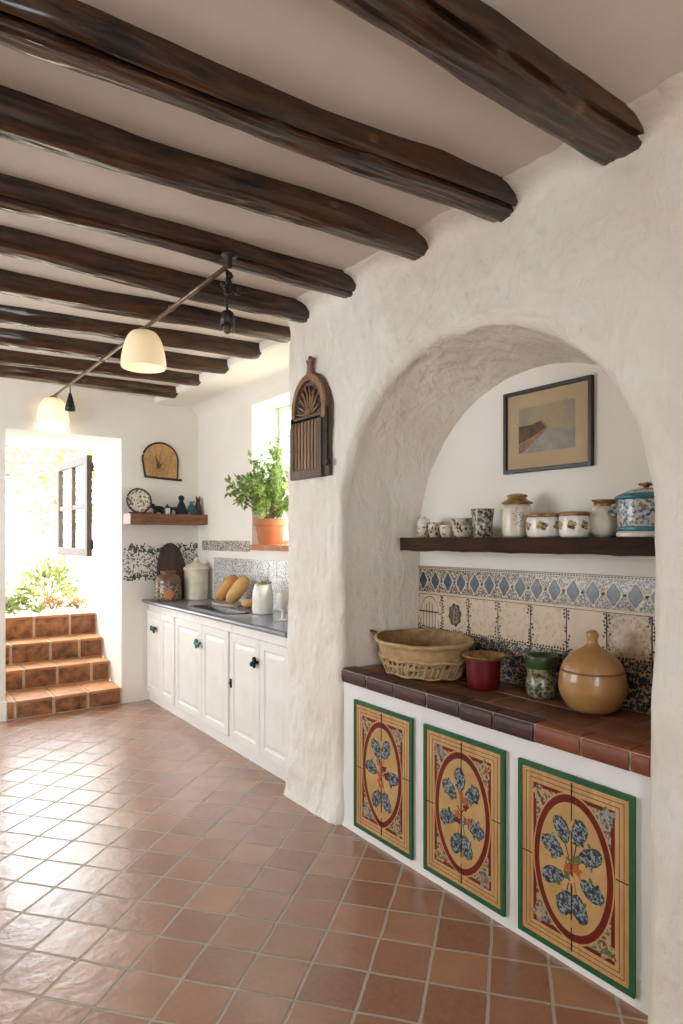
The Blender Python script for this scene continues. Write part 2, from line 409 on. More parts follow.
# ------------------------------------------------------------------ mesh helpers
def link(name, bm, mats, parent=None, smooth=False, loc=None, bevel=0.0, angle=None):
    me = bpy.data.meshes.new(name)
    bmesh.ops.recalc_face_normals(bm, faces=bm.faces)
    bm.to_mesh(me)
    bm.free()
    if not isinstance(mats, (list, tuple)):
        mats = [mats]
    for m in mats:
        me.materials.append(m)
    if smooth:
        for p in me.polygons:
            p.use_smooth = True
    o = bpy.data.objects.new(name, me)
    COL.objects.link(o)
    if parent:
        o.parent = parent
    if loc:
        o.location = loc
    if bevel:
        md = o.modifiers.new('bevel', 'BEVEL')
        md.width = bevel
        md.segments = 2
        md.limit_method = 'ANGLE'
        md.angle_limit = R(40)
    if smooth and angle:
        md = o.modifiers.new('split', 'EDGE_SPLIT')
        md.split_angle = R(angle)
    return o


def tag(o, label, cat, group=None):
    o['label'] = label
    o['category'] = cat
    if group:
        o['group'] = group
    return o


def thing(name, label, cat, loc=(0, 0, 0), rz=0.0, group=None):
    o = bpy.data.objects.new(name, None)
    COL.objects.link(o)
    o.location = loc
    o.rotation_euler = (0, 0, rz)
    o.empty_display_size = 0.05
    return tag(o, label, cat, group)


def struct(o):
    o['kind'] = 'structure'
    return o


def dup(root, loc, rz=None, label=None, scale=None):
    r = root.copy()
    COL.objects.link(r)
    r.location = loc
    if rz is not None:
        r.rotation_euler = (0, 0, rz)
    if label:
        r['label'] = label
    if scale:
        r.scale = scale
    for ch in list(root.children):
        c = ch.copy()
        COL.objects.link(c)
        c.parent = r
        for g in list(ch.children):
            d = g.copy()
            COL.objects.link(d)
            d.parent = c
    return r


def box(bm, x0, x1, y0, y1, z0, z1, mi=0):
    vs = [bm.verts.new(p) for p in ((x0, y0, z0), (x1, y0, z0), (x1, y1, z0), (x0, y1, z0), (x0, y0, z1), (x1, y0, z1), (x1, y1, z1), (x0, y1, z1))]
    for f in ((0, 3, 2, 1), (4, 5, 6, 7), (0, 1, 5, 4), (1, 2, 6, 5), (2, 3, 7, 6), (3, 0, 4, 7)):
        bm.faces.new([vs[i] for i in f]).material_index = mi
    return vs


def rbox(bm, x0, x1, y0, y1, z0, z1, r=0.004, mi=0):
    """box with bevelled edges"""
    vs = box(bm, x0, x1, y0, y1, z0, z1, mi)
    es = list({e for v in vs for e in v.link_edges})
    res = bmesh.ops.bevel(bm, geom=es, offset=r, segments=2, profile=0.6, affect='EDGES', clamp_overlap=True)
    for f in res['faces']:
        f.material_index = mi
    return vs


def lathe(bm, prof, seg=32, mi=0, sx=1.0, sy=1.0, wob=None, c=(0, 0, 0)):
    """prof: list of (r, z) or (r, z, material index of the band that starts here)"""
    rings = []
    for pr in prof:
        r, z = pr[0], pr[1]
        if r < 1e-5:
            rings.append([bm.verts.new((c[0], c[1], c[2] + z))])
            continue
        ring = []
        for i in range(seg):
            a = 2 * PI * i / seg
            rr, zz = r, z
            if wob:
                rr, zz = wob(r, z, a)
            ring.append(bm.verts.new((c[0] + rr * math.cos(a) * sx, c[1] + rr * math.sin(a) * sy, c[2] + zz)))
        rings.append(ring)
    cur = mi
    for k in range(len(rings) - 1):
        if len(prof[k]) > 2:
            cur = prof[k][2]
        a, b = rings[k], rings[k + 1]
        if len(a) == 1 and len(b) == 1:
            continue
        for i in range(seg):
            j = (i + 1) % seg
            if len(a) == 1:
                f = bm.faces.new((a[0], b[i], b[j]))
            elif len(b) == 1:
                f = bm.faces.new((a[i], b[0], a[j]))
            else:
                f = bm.faces.new((a[i], b[i], b[j], a[j]))
            f.material_index = cur


def curve_prof(pts, n=6):
    """Catmull-Rom smoothing of a lathe profile"""
    out = []
    P = [pts[0]] + list(pts) + [pts[-1]]
    for i in range(1, len(P) - 2):
        p0, p1, p2, p3 = P[i - 1], P[i], P[i + 1], P[i + 2]
        for k in range(n):
            t = k / n
            out.append(tuple(0.5 * (2 * p1[q] + (p2[q] - p0[q]) * t + (2 * p0[q] - 5 * p1[q] + 4 * p2[q] - p3[q]) * t * t + (3 * p1[q] - p0[q] - 3 * p2[q] + p3[q]) * t ** 3) for q in (0, 1)))
    out.append(tuple(pts[-1][:2]))
    return [(max(0.0, r), z) for r, z in out]


def tube(bm, pts, rad, seg=8, mi=0, caps=True):
    pts = [Vector(p) for p in pts]
    rads = rad if isinstance(rad, (list, tuple)) else [rad] * len(pts)
    rings = []
    up = Vector((0, 0, 1))
    for i, p in enumerate(pts):
        d = (pts[min(i + 1, len(pts) - 1)] - pts[max(i - 1, 0)]).normalized()
        ref = up if abs(d.dot(up)) < 0.95 else Vector((1, 0, 0))
        u = d.cross(ref).normalized()
        v = d.cross(u).normalized()
        rings.append([bm.verts.new(p + (u * math.cos(2 * PI * k / seg) + v * math.sin(2 * PI * k / seg)) * rads[i]) for k in range(seg)])
    for a, b in zip(rings, rings[1:]):
        for k in range(seg):
            j = (k + 1) % seg
            bm.faces.new((a[k], a[j], b[j], b[k])).material_index = mi
    if caps:
        for r in (rings[0], rings[-1]):
            try:
                bm.faces.new(r).material_index = mi
            except ValueError:
                pass


def ball(bm, c, r, mi=0, sc_=(1, 1, 1), seg=16, rings=10, rot=None):
    M4 = Matrix.Translation(c) @ (rot or Matrix.Identity(4)) @ Matrix.Diagonal((r * sc_[0], r * sc_[1], r * sc_[2], 1))
    res = bmesh.ops.create_uvsphere(bm, u_segments=seg, v_segments=rings, radius=1.0, matrix=M4)
    for v in res['verts']:
        for f in v.link_faces:
            f.material_index = mi


def prism(bm, pts, fn, d0, d1, mi=0):
    """closed outline pts [(u,v)] extruded from depth d0 to d1; fn(u,v,d) gives the point"""
    a = [bm.verts.new(fn(u, v, d0)) for u, v in pts]
    b = [bm.verts.new(fn(u, v, d1)) for u, v in pts]
    bm.faces.new(a).material_index = mi
    bm.faces.new(b).material_index = mi
    n = len(pts)
    for i in range(n):
        j = (i + 1) % n
        bm.faces.new((a[i], a[j], b[j], b[i])).material_index = mi


def ringprism(bm, outer, inner, fn, d0, d1, mi=0):
    n = len(outer)
    O0 = [bm.verts.new(fn(u, v, d0)) for u, v in outer]
    O1 = [bm.verts.new(fn(u, v, d1)) for u, v in outer]
    I0 = [bm.verts.new(fn(u, v, d0)) for u, v in inner]
    I1 = [bm.verts.new(fn(u, v, d1)) for u, v in inner]
    for i in range(n):
        j = (i + 1) % n
        for q in ((O1[i], O1[j], I1[j], I1[i]), (O0[i], O0[j], O1[j], O1[i]), (I0[i], I0[j], I1[j], I1[i]), (O0[i], O0[j], I0[j], I0[i])):
            bm.faces.new(q).material_index = mi


def rect(u0, u1, v0, v1):
    return [(u0, v0), (u1, v0), (u1, v1), (u0, v1)]


def blob(cu, cv, ru, rv, lobes=5, depth=0.2, n=30, rot=0.0, ph=0.0):
    out = []
    for i in range(n):
        a = 2 * PI * i / n
        k = 1 + depth * math.sin(lobes * a + ph)
        x, y = ru * k * math.cos(a), rv * k * math.sin(a)
        out.append((cu + x * math.cos(rot) - y * math.sin(rot), cv + x * math.sin(rot) + y * math.cos(rot)))
    return out


def leaf(bm, p, d, up, L, W, mi=0, fold=0.25):
    d = d.normalized()
    s = d.cross(up)
    if s.length < 1e-4:
        s = d.cross(Vector((1, 0, 0)))
    s.normalize()
    n = s.cross(d).normalized()
    a = bm.verts.new(p)
    m1 = bm.verts.new(p + d * L * 0.5 - n * W * fold)
    e = bm.verts.new(p + d * L - n * L * 0.12)
    l = bm.verts.new(p + d * L * 0.42 + s * W * 0.5)
    r = bm.verts.new(p + d * L * 0.42 - s * W * 0.5)
    for q in ((a, l, m1), (l, e, m1), (a, m1, r), (m1, e, r)):
        bm.faces.new(q).material_index = mi


def rv3(rng):
    while True:
        v = Vector((rng.uniform(-1, 1), rng.uniform(-1, 1), rng.uniform(-1, 1)))
        if 0.05 < v.length < 1:
            return v.normalized()


def fbm(p, f):
    return noise.noise(p * f)


# ------------------------------------------------------------------ the room
XW = 1.88        # face of the long wall on the right
XB = 2.31        # back of the arched niche
ZC = 2.71        # ceiling
ZT = 2.84        # top of the masonry, above the ceiling
YE = 3.20        # end of the long wall (the kitchen recess starts here)
YB = 5.72        # back wall
XK = 2.42        # wall with the kitchen window
XL = -1.75       # left wall

bm = bmesh.new()
vs = [bm.verts.new(p) for p in ((XL, YF, 0), (2.8, YF, 0), (2.8, 6.0, 0), (XL, 6.0, 0))]
bm.faces.new(vs)
fl = struct(link('floor', bm, M['floor']))


def wall_disp(p):
    q = Vector(p)
    v = 0.015 * fbm(q, 2.3) + 0.013 * fbm(q, 6.0) + 0.007 * fbm(Vector((q.x * 1.0, q.y * 1.3, q.z * 0.6)), 15.0)
    w = Vector((q.x, q.y * 1.25 + 0.12 * q.z, q.z * 0.62))
    v += 0.0085 * (abs(fbm(w + Vector((4, 2, 7)), 8.5)) - 0.2) + 0.0042 * (abs(fbm(w, 21.0)) - 0.2) + 0.003 * fbm(w, 44.0)
    return v


def flare(z):
    return 0.03 * math.exp(-max(z, 0) / 0.12)


def cove(z):
    Rr = 0.10
    t = min(Rr, max(0.0, z - (ZC - Rr)))
    return Rr - math.sqrt(max(0.0, Rr * Rr - t * t))


def bulge(y, z):
    """the near pier swells towards its foot"""
    a = min(1.0, max(0.0, (1.16 - y) / 0.12))
    b = min(1.0, max(0.0, (1.25 - z) / 0.45))
    return 0.048 * a * a * (3 - 2 * a) * b * b * (3 - 2 * b)


def face_pt(y, z):
    d = wall_disp((XW, y, z)) * (1 if z > 0.01 else 0.6)
    return Vector((XW - flare(z) - cove(z) - bulge(y, z) - d, y, z))


def build_right_wall():
    bm = bmesh.new()
    yL, yR, zs = 2.655, 1.052, 1.52
    cy, hw, hh = (yL + yR) / 2, (yL - yR) / 2, 0.76
    byL, byR, bzs, bhh = 2.53, 1.03, 1.45, 0.735
    bcy, bhw = (byL + byR) / 2, (byL - byR) / 2
    OY, OR = 3.145, 0.20
    F, B, O = [], [], []
    nj = 110
    for i in range(nj):
        z = zs * i / nj
        F.append((yL, z)); B.append((byL, bzs * i / nj)); O.append((OY, z))
    na = 210
    angs = [PI * i / na for i in range(na + 1)]
    for cyy, czz in ((OY, ZT), (OR, ZT)):
        angs.append(math.atan2(czz - zs, cyy - cy))
    for a in sorted(angs):
        F.append((cy + hw * math.cos(a), zs + hh * math.sin(a)))
        B.append((bcy + bhw * math.cos(a), bzs + bhh * math.sin(a)))
        c, s = math.cos(a), math.sin(a)
        ts = []
        if c > 1e-6: ts.append((OY - cy) / c)
        if c < -1e-6: ts.append((OR - cy) / c)
        if s > 1e-6: ts.append((ZT - zs) / s)
        tt = min(ts)
        O.append((cy + c * tt, zs + s * tt))
    for i in range(nj - 1, -1, -1):
        z = zs * i / nj
        F.append((yR, z)); B.append((byR, bzs * i / nj)); O.append((OR, z))
    n = len(F)
    rings = []
    Rl = 0.055
    # inside of the arch, from the back wall outwards
    for k in range(15):
        t = k / 14
        x = (XB + 0.02) + (XW + Rl - XB - 0.02) * t
        ring = []
        for i in range(n):
            y = B[i][0] + (F[i][0] - B[i][0]) * t
            z = B[i][1] + (F[i][1] - B[i][1]) * t
            d = wall_disp((x, y * 0.7, z)) * 0.35
            dv = Vector((O[i][0] - F[i][0], O[i][1] - F[i][1])).normalized()
            ring.append(Vector((x, y - dv[0] * d, z - dv[1] * d if z > 0.005 else z)))
        rings.append(ring)
    for k in range(1, 7):
        a = PI / 2 * k / 6
        ring = []
        for i in range(n):
            dv = Vector((O[i][0] - F[i][0], O[i][1] - F[i][1])).normalized()
            off = Rl * (1 - math.cos(a))
            y, z = F[i][0] + dv[0] * off, F[i][1] + dv[1] * off
            x = XW + Rl - Rl * math.sin(a)
            w = k / 6
            d = wall_disp((x, y * (0.7 + 0.3 * w), z))
            fp = flare(z) + cove(z) + bulge(y, z)
            ring.append(Vector((x - (fp + d) * w, y - dv[0] * d * 0.35 * (1 - w), z)))
        rings.append(ring)
    nf = 120
    for k in range(1, nf + 1):
        t = k / nf
        ring = []
        for i in range(n):
            dv = Vector((O[i][0] - F[i][0], O[i][1] - F[i][1])).normalized()
            y0, z0 = F[i][0] + dv[0] * Rl, F[i][1] + dv[1] * Rl
            ring.append(face_pt(y0 + (O[i][0] - y0) * t, z0 + (O[i][1] - z0) * t))
        rings.append(ring)
    V = [[bm.verts.new(p) for p in r] for r in rings]
    for a, b in zip(V, V[1:]):
        for i in range(n - 1):
            bm.faces.new((a[i], a[i + 1], b[i + 1], b[i]))
    # the rounded end of the wall and its return into the recess
    idx = [i for i in range(n) if abs(O[i][0] - OY) < 1e-6]
    prev = [V[-1][i] for i in idx]
    zz = [O[i][1] for i in idx]
    cr = YE - OY
    steps = [(OY + cr * math.sin(PI / 2 * k / 6), XW + cr * (1 - math.cos(PI / 2 * k / 6))) for k in range(1, 7)] + [(YE, XW + cr + (XK + 0.05 - XW - cr) * k / 8) for k in range(1, 9)]
    for q, (y, x) in enumerate(steps):
        cur = []
        for z in zz:
            d = wall_disp((x, y, z))
            w = max(0.0, 1 - (q + 1) / 6)
            cur.append(bm.verts.new((x - (flare(z) + d + cove(z)) * w, y + (d * 0.8 + flare(z) * 0.5) * (1 - w), z)))
        for i in range(len(zz) - 1):
            bm.faces.new((prev[i], prev[i + 1], cur[i + 1], cur[i]))
        prev = cur
    # the rest of the wall, past the camera
    ys = [OR + (YF - OR) * k / 40 for k in range(41)]
    zs2 = [ZT * k / 60 for k in range(61)]
    G = [[bm.verts.new(face_pt(y, z)) for z in zs2] for y in ys]
    for a, b in zip(G, G[1:]):
        for i in range(60):
            bm.faces.new((a[i], a[i + 1], b[i + 1], b[i]))
    return struct(link('wall_right', bm, M['wall_rough'], smooth=True))


build_right_wall()

# back of the niche
bm = bmesh.new()
box(bm, XB, XB + 0.08, 0.9, 2.65, 0.0, 2.35)
struct(link('wall_niche', bm, M['wall_smooth']))


def wall_grid(name, fn, nu, nv, mat, skip=None):
    bm = bmesh.new()
    G = [[bm.verts.new(fn(i / nu, j / nv)) for j in range(nv + 1)] for i in range(nu + 1)]
    for i in range(nu):
        for j in range(nv):
            bm.faces.new((G[i][j], G[i + 1][j], G[i + 1][j + 1], G[i][j + 1]))
    return struct(link(name, bm, mat, smooth=True))


def ceil_fn(u, v):
    x, y = XL - 0.1 + (2.12 - XL) * u, YF - 0.1 + (YB + 0.2 - YF) * v
    return Vector((x, y, ZC + 0.010 * fbm(Vector((x, y, 3)), 1.7) + 0.003 * fbm(Vector((x, y, 5)), 7) + 0.006))


wall_grid('ceiling', ceil_fn, 60, 110, M['ceiling'])
# lowered soffit over the kitchen recess that takes the far beam ends
bm = bmesh.new()
XS = 2.0
for x0, x1, z0, z1 in ((XS, XK + 0.45, 2.66, 2.86),):
    rbox(bm, x0, x1, YE - 0.2, YB + 0.05, z0, z1, 0.03)
# cove between soffit and window wall
pts = [(XK + 0.02, 2.67)] + [(XK - 0.12 + 0.12 * math.sin(a), 2.54 + 0.12 * math.cos(a)) for a in [PI / 2 * k / 8 for k in range(9)]]
prism(bm, pts, lambda u, v, d: Vector((u, d, v)), YE, YB, 0)
struct(link('trim_1', bm, M['wall_smooth']))


# back wall with the doorway, 1 m thick at the steps
DX0, DX1, DZ = 0.80, 1.705, 2.32
def backwall():
    bm = bmesh.new()
    T = YB + 1.0
    def quad(*ps):
        bm.faces.new([bm.verts.new(p) for p in ps])
    JX = 1.745   # the passage flares a touch
    for y in (YB, T):
        x1 = DX1 if y == YB else JX
        quad((XL, y, 0), (DX0, y, 0), (DX0, y, DZ), (XL, y, DZ))
        quad((x1, y, 0), (2.72, y, 0), (2.72, y, DZ), (x1, y, DZ))
        quad((XL, y, DZ), (2.72, y, DZ), (2.72, y, ZC + 0.15), (XL, y, ZC + 0.15))
    quad((DX0, YB, 0), (DX0, T, 0), (DX0, T, DZ), (DX0, YB, DZ))
    quad((DX1, YB, 0), (JX, T, 0), (JX, T, DZ), (DX1, YB, DZ))
    quad((DX0, YB, DZ), (DX1, YB, DZ), (JX, T, DZ), (DX0, T, DZ))
    quad((XL, YB, ZC + 0.15), (2.72, YB, ZC + 0.15), (2.72, T, ZC + 0.15), (XL, T, ZC + 0.15))
    bmesh.ops.remove_doubles(bm, verts=bm.verts, dist=1e-5)
    o = link('wall_back', bm, M['wall_smooth'], bevel=0.012)
    return struct(o)


backwall()
bm = bmesh.new()
rbox(bm, XL, DX0 + 0.004, YB - 0.016, YB + 0.002, 0, 0.155, 0.004)
struct(link('baseboard_back', bm, M['white_base']))

# wall with the kitchen window
WY0, WY1, WZ0, WZ1 = 3.5, 4.64, 1.385, 2.515
def window_wall():
    bm = bmesh.new()
    X1 = XK + 0.30
    def quad(*ps):
        bm.faces.new([bm.verts.new(p) for p in ps])
    for x in (XK, X1):
        quad((x, YE - 0.3, 0), (x, WY0, 0), (x, WY0, 2.86), (x, YE - 0.3, 2.86))
        quad((x, WY1, 0), (x, YB + 0.5, 0), (x, YB + 0.5, 2.86), (x, WY1, 2.86))
        quad((x, WY0, 0), (x, WY1, 0), (x, WY1, WZ0), (x, WY0, WZ0))
        quad((x, WY0, WZ1), (x, WY1, WZ1), (x, WY1, 2.86), (x, WY0, 2.86))
    for y in (WY0, WY1):
        quad((XK, y, WZ0), (X1, y, WZ0), (X1, y, WZ1), (XK, y, WZ1))
    for z in (WZ0, WZ1):
        quad((XK, WY0, z), (X1, WY0, z), (X1, WY1, z), (XK, WY1, z))
    bmesh.ops.remove_doubles(bm, verts=bm.verts, dist=1e-5)
    return struct(link('wall_kitchen', bm, M['wall_smooth'], bevel=0.012))


window_wall()
# left wall and the wall behind the camera, each with a window: out of view, they shape the light
bm = bmesh.new()
for y0, y1, z0, z1 in ((YF, LWC - LWS / 2, 0, 2.9), (LWC + LWS / 2, YB + 0.05, 0, 2.9), (LWC - LWS / 2, LWC + LWS / 2, 0, 0.9), (LWC - LWS / 2, LWC + LWS / 2, 2.2, 2.9)):
    box(bm, XL - 0.3, XL, y0, y1, z0, z1)
struct(link('wall_left', bm, M['wall_smooth']))
bm = bmesh.new()
for x0, x1, z0, z1 in ((XL - 0.3, -1.1, 0, 2.9), (0.1, 2.9, 0, 2.9), (-1.1, 0.1, 2.1, 2.9), (-1.1, 0.1, 0, 0.8)):
    box(bm, x0, x1, YF - 0.25, YF, z0, z1)
struct(link('wall_front', bm, M['wall_smooth']))
# roof deck above the ceiling
bm = bmesh.new()
box(bm, XL - 0.3, XK + 0.30, YF - 0.3, YB + 1.0, 2.9, 3.0)
struct(link('roof', bm, M['wall_smooth']))

# ------------------------------------------------------------------ ceiling beams
BEAMS = [  # right end: centre y at x=1.86, left: centre y at x=0.45, radius, x end, groove angle or None, squareness
    (1.145, 1.118, 0.084, 1.90, True, 0.75),
    (1.612, 1.680, 0.077, 1.91, True, 0.6),
    (2.050, 2.095, 0.070, 1.91, False, 0.45),
    (2.555, 2.590, 0.074, 1.91, True, 0.5),
    (2.995, 3.020, 0.075, 1.91, False, 0.4),
    (3.400, 3.480, 0.075, 2.02, False, 0.4),
    (3.830, 3.990, 0.075, 2.02, False, 0.4),
    (4.310, 4.440, 0.075, 2.02, False, 0.4),
    (4.790, 4.930, 0.070, 2.02, False, 0.4),
    (5.270, 5.380, 0.070, 2.02, False, 0.4),
]
BL = ['nearest dark ceiling beam, square-hewn with one long crack, ending over the arch',
      'long cracked dark beam, second from the near end of the ceiling',
      'dark ceiling beam ending just left of the arch top, third from the near end',
      'dark log beam that carries the end of the lamp rod',
      'dark beam whose end meets the long wall above the arched ornament',
      'sixth dark beam from the near end, first to end over the kitchen recess',
      'seventh dark beam from the near end, over the first opal lamp',
      'eighth dark beam from the near end, over the recess window',
      'last dark beam but one before the back wall',
      'farthest dark beam, closest to the back wall above the doorway']
for bi, (yr, yl, r, xe, groove, sq) in enumerate(BEAMS):
    rng = random.Random(bi * 7 + 3)
    bm = bmesh.new()
    nx, ns = 170, 64
    rings = []
    zc = 2.64 + r * 0.95
    ga = R(-128) + rng.uniform(-0.15, 0.15)      # crack on the near, lower flank (angle from +Y towards +Z)
    for i in range(nx + 1):
        x = XL - 0.02 + (xe - XL + 0.02) * i / nx
        yc = yl + (yr - yl) * (x - 0.45) / 1.41 + 0.010 * math.sin(x * 2.3 + bi) + 0.006 * math.sin(x * 5.1 + 2 * bi)
        zz = zc + 0.006 * math.sin(x * 1.9 + bi * 2.1)
        endk = 1.0
        if xe - x < 0.012:
            endk = 0.965
        ring = []
        for k in range(ns):
            a = 2 * PI * k / ns
            c, s = math.cos(a), math.sin(a)
            sqr = 1.0 / max(abs(c), abs(s))
            rr = r * ((1 - sq) + sq * min(sqr, 1.22))
            p = Vector((x * 0.5, c * 0.25 + bi * 3.1, s * 0.25))
            rr += 0.008 * noise.noise(p * 4) + 0.0035 * noise.noise(Vector((x * 3, c * 2 + bi, s * 2)) * 2.0) + 0.0042 * noise.noise(Vector((x * 4, c * 8 + bi, s * 8))) + 0.0022 * noise.noise(Vector((x * 9, c * 15 + bi, s * 15)))
            if groove:
                g = ga + 0.28 * noise.noise(Vector((x * 0.8, bi * 5.0, 0)))
                dd = (a - g + PI) % (2 * PI) - PI
                rr -= 0.034 * math.exp(-(dd / 0.06) ** 2) * (0.75 + 0.25 * math.sin(x * 3))
            rr *= endk
            ring.append(bm.verts.new((x, yc + rr * c, zz + rr * s)))
        rings.append(ring)
    for a, b in zip(rings, rings[1:]):
        for k in range(ns):
            j = (k + 1) % ns
            bm.faces.new((a[k], a[j], b[j], b[k]))
    bm.faces.new(rings[0]); bm.faces.new(rings[-1])
    o = link('ceiling_beam', bm, M['beam'], smooth=True, angle=50)
    tag(o, BL[bi], 'beam', 'dark wooden ceiling beams')

# ------------------------------------------------------------------ masonry counter in the niche with its painted panels
mc = thing('masonry_counter', 'white masonry counter with brown tiled top built into the arched niche', 'counter', (0, 0, 0))
bm = bmesh.new()
ys = [1.02 + 1.69 * k / 60 for k in range(61)]
zs = [0.74 * k / 30 for k in range(31)]
G = []
for y in ys:
    col = []
    for z in zs:
        d = 0.12 * wall_disp((1.9, y, z + 7)) + 0.012 * math.exp(-z / 0.02)
        col.append(bm.verts.new((1.9075 - d, y, z)))
    G.append(col)
for a, b in zip(G, G[1:]):
    for i in range(30):
        bm.faces.new((a[i], a[i + 1], b[i + 1], b[i]))
top = [(g[-1], bm.verts.new((2.31, g[-1].co.y, 0.74))) for g in G]
for a, b in zip(top, top[1:]):
    bm.faces.new((a[0], b[0], b[1], a[1]))
link('base', bm, M['white_base'], mc, smooth=True, angle=50)
bm = bmesh.new()
box(bm, 1.8675, 2.308, 1.030, 2.618, 0.738, 0.7965)
link('grout_bed', bm, M['grout'], mc)
# top tiles behind the nosing
bm = bmesh.new()
rng = random.Random(4)
rows = [(1.955, 2.125), (2.131, 2.306)]
for q, (x0, x1) in enumerate(rows):
    y = 2.62 - 0.09 * q
    if q:
        rbox(bm, x0, x1, y + 0.004, 2.60, 0.78, 0.799, 0.003)
    while y > 1.08:
        y0 = max(1.03, y - 0.215)
        rbox(bm, x0, x1, y0 + 0.003, y - 0.003, 0.78, 0.7995 + rng.uniform(-.001, .001), 0.004)
        y -= 0.215
link('worktop_tiles', bm, M['tile_top'], mc, smooth=True, angle=40)
edge = [2.625, 2.419, 2.220, 2.007, 1.816, 1.643, 1.455, 1.270, 1.100, 1.032]
for k in range(len(edge) - 1):
    y1, y0 = edge[k], edge[k + 1]
    bm = bmesh.new()
    # bull-nosed tile: profile in X/Z, extruded along Y
    prof = [(1.952, 0.733), (1.878, 0.731), (1.868, 0.733), (1.864, 0.739), (1.861, 0.750), (1.860, 0.768), (1.862, 0.784), (1.867, 0.795), (1.876, 0.8005), (1.888, 0.802), (1.952, 0.799)]
    jz = rng.uniform(-0.0025, 0.0025)
    prism(bm, prof, lambda u, v, d: Vector((u + jz, d, v + jz)), y0 + 0.0045, y1 - 0.0045)
    link('edge_tile', bm, M['tile_dark'] if k < 6 else M['tile_red'], mc, smooth=True, angle=35)


def egg(cu, cv, a, b, point, n=72, k=1.0):
    out = []
    for i in range(n):
        t = 2 * PI * i / n
        u, v = math.sin(t), math.cos(t)
        if v < 0:
            u = math.copysign(abs(u) ** (1 + point), u)
        out.append((cu + a * k * u, cv + b * (1 - (1 - k) * a / b) * v))
    return out


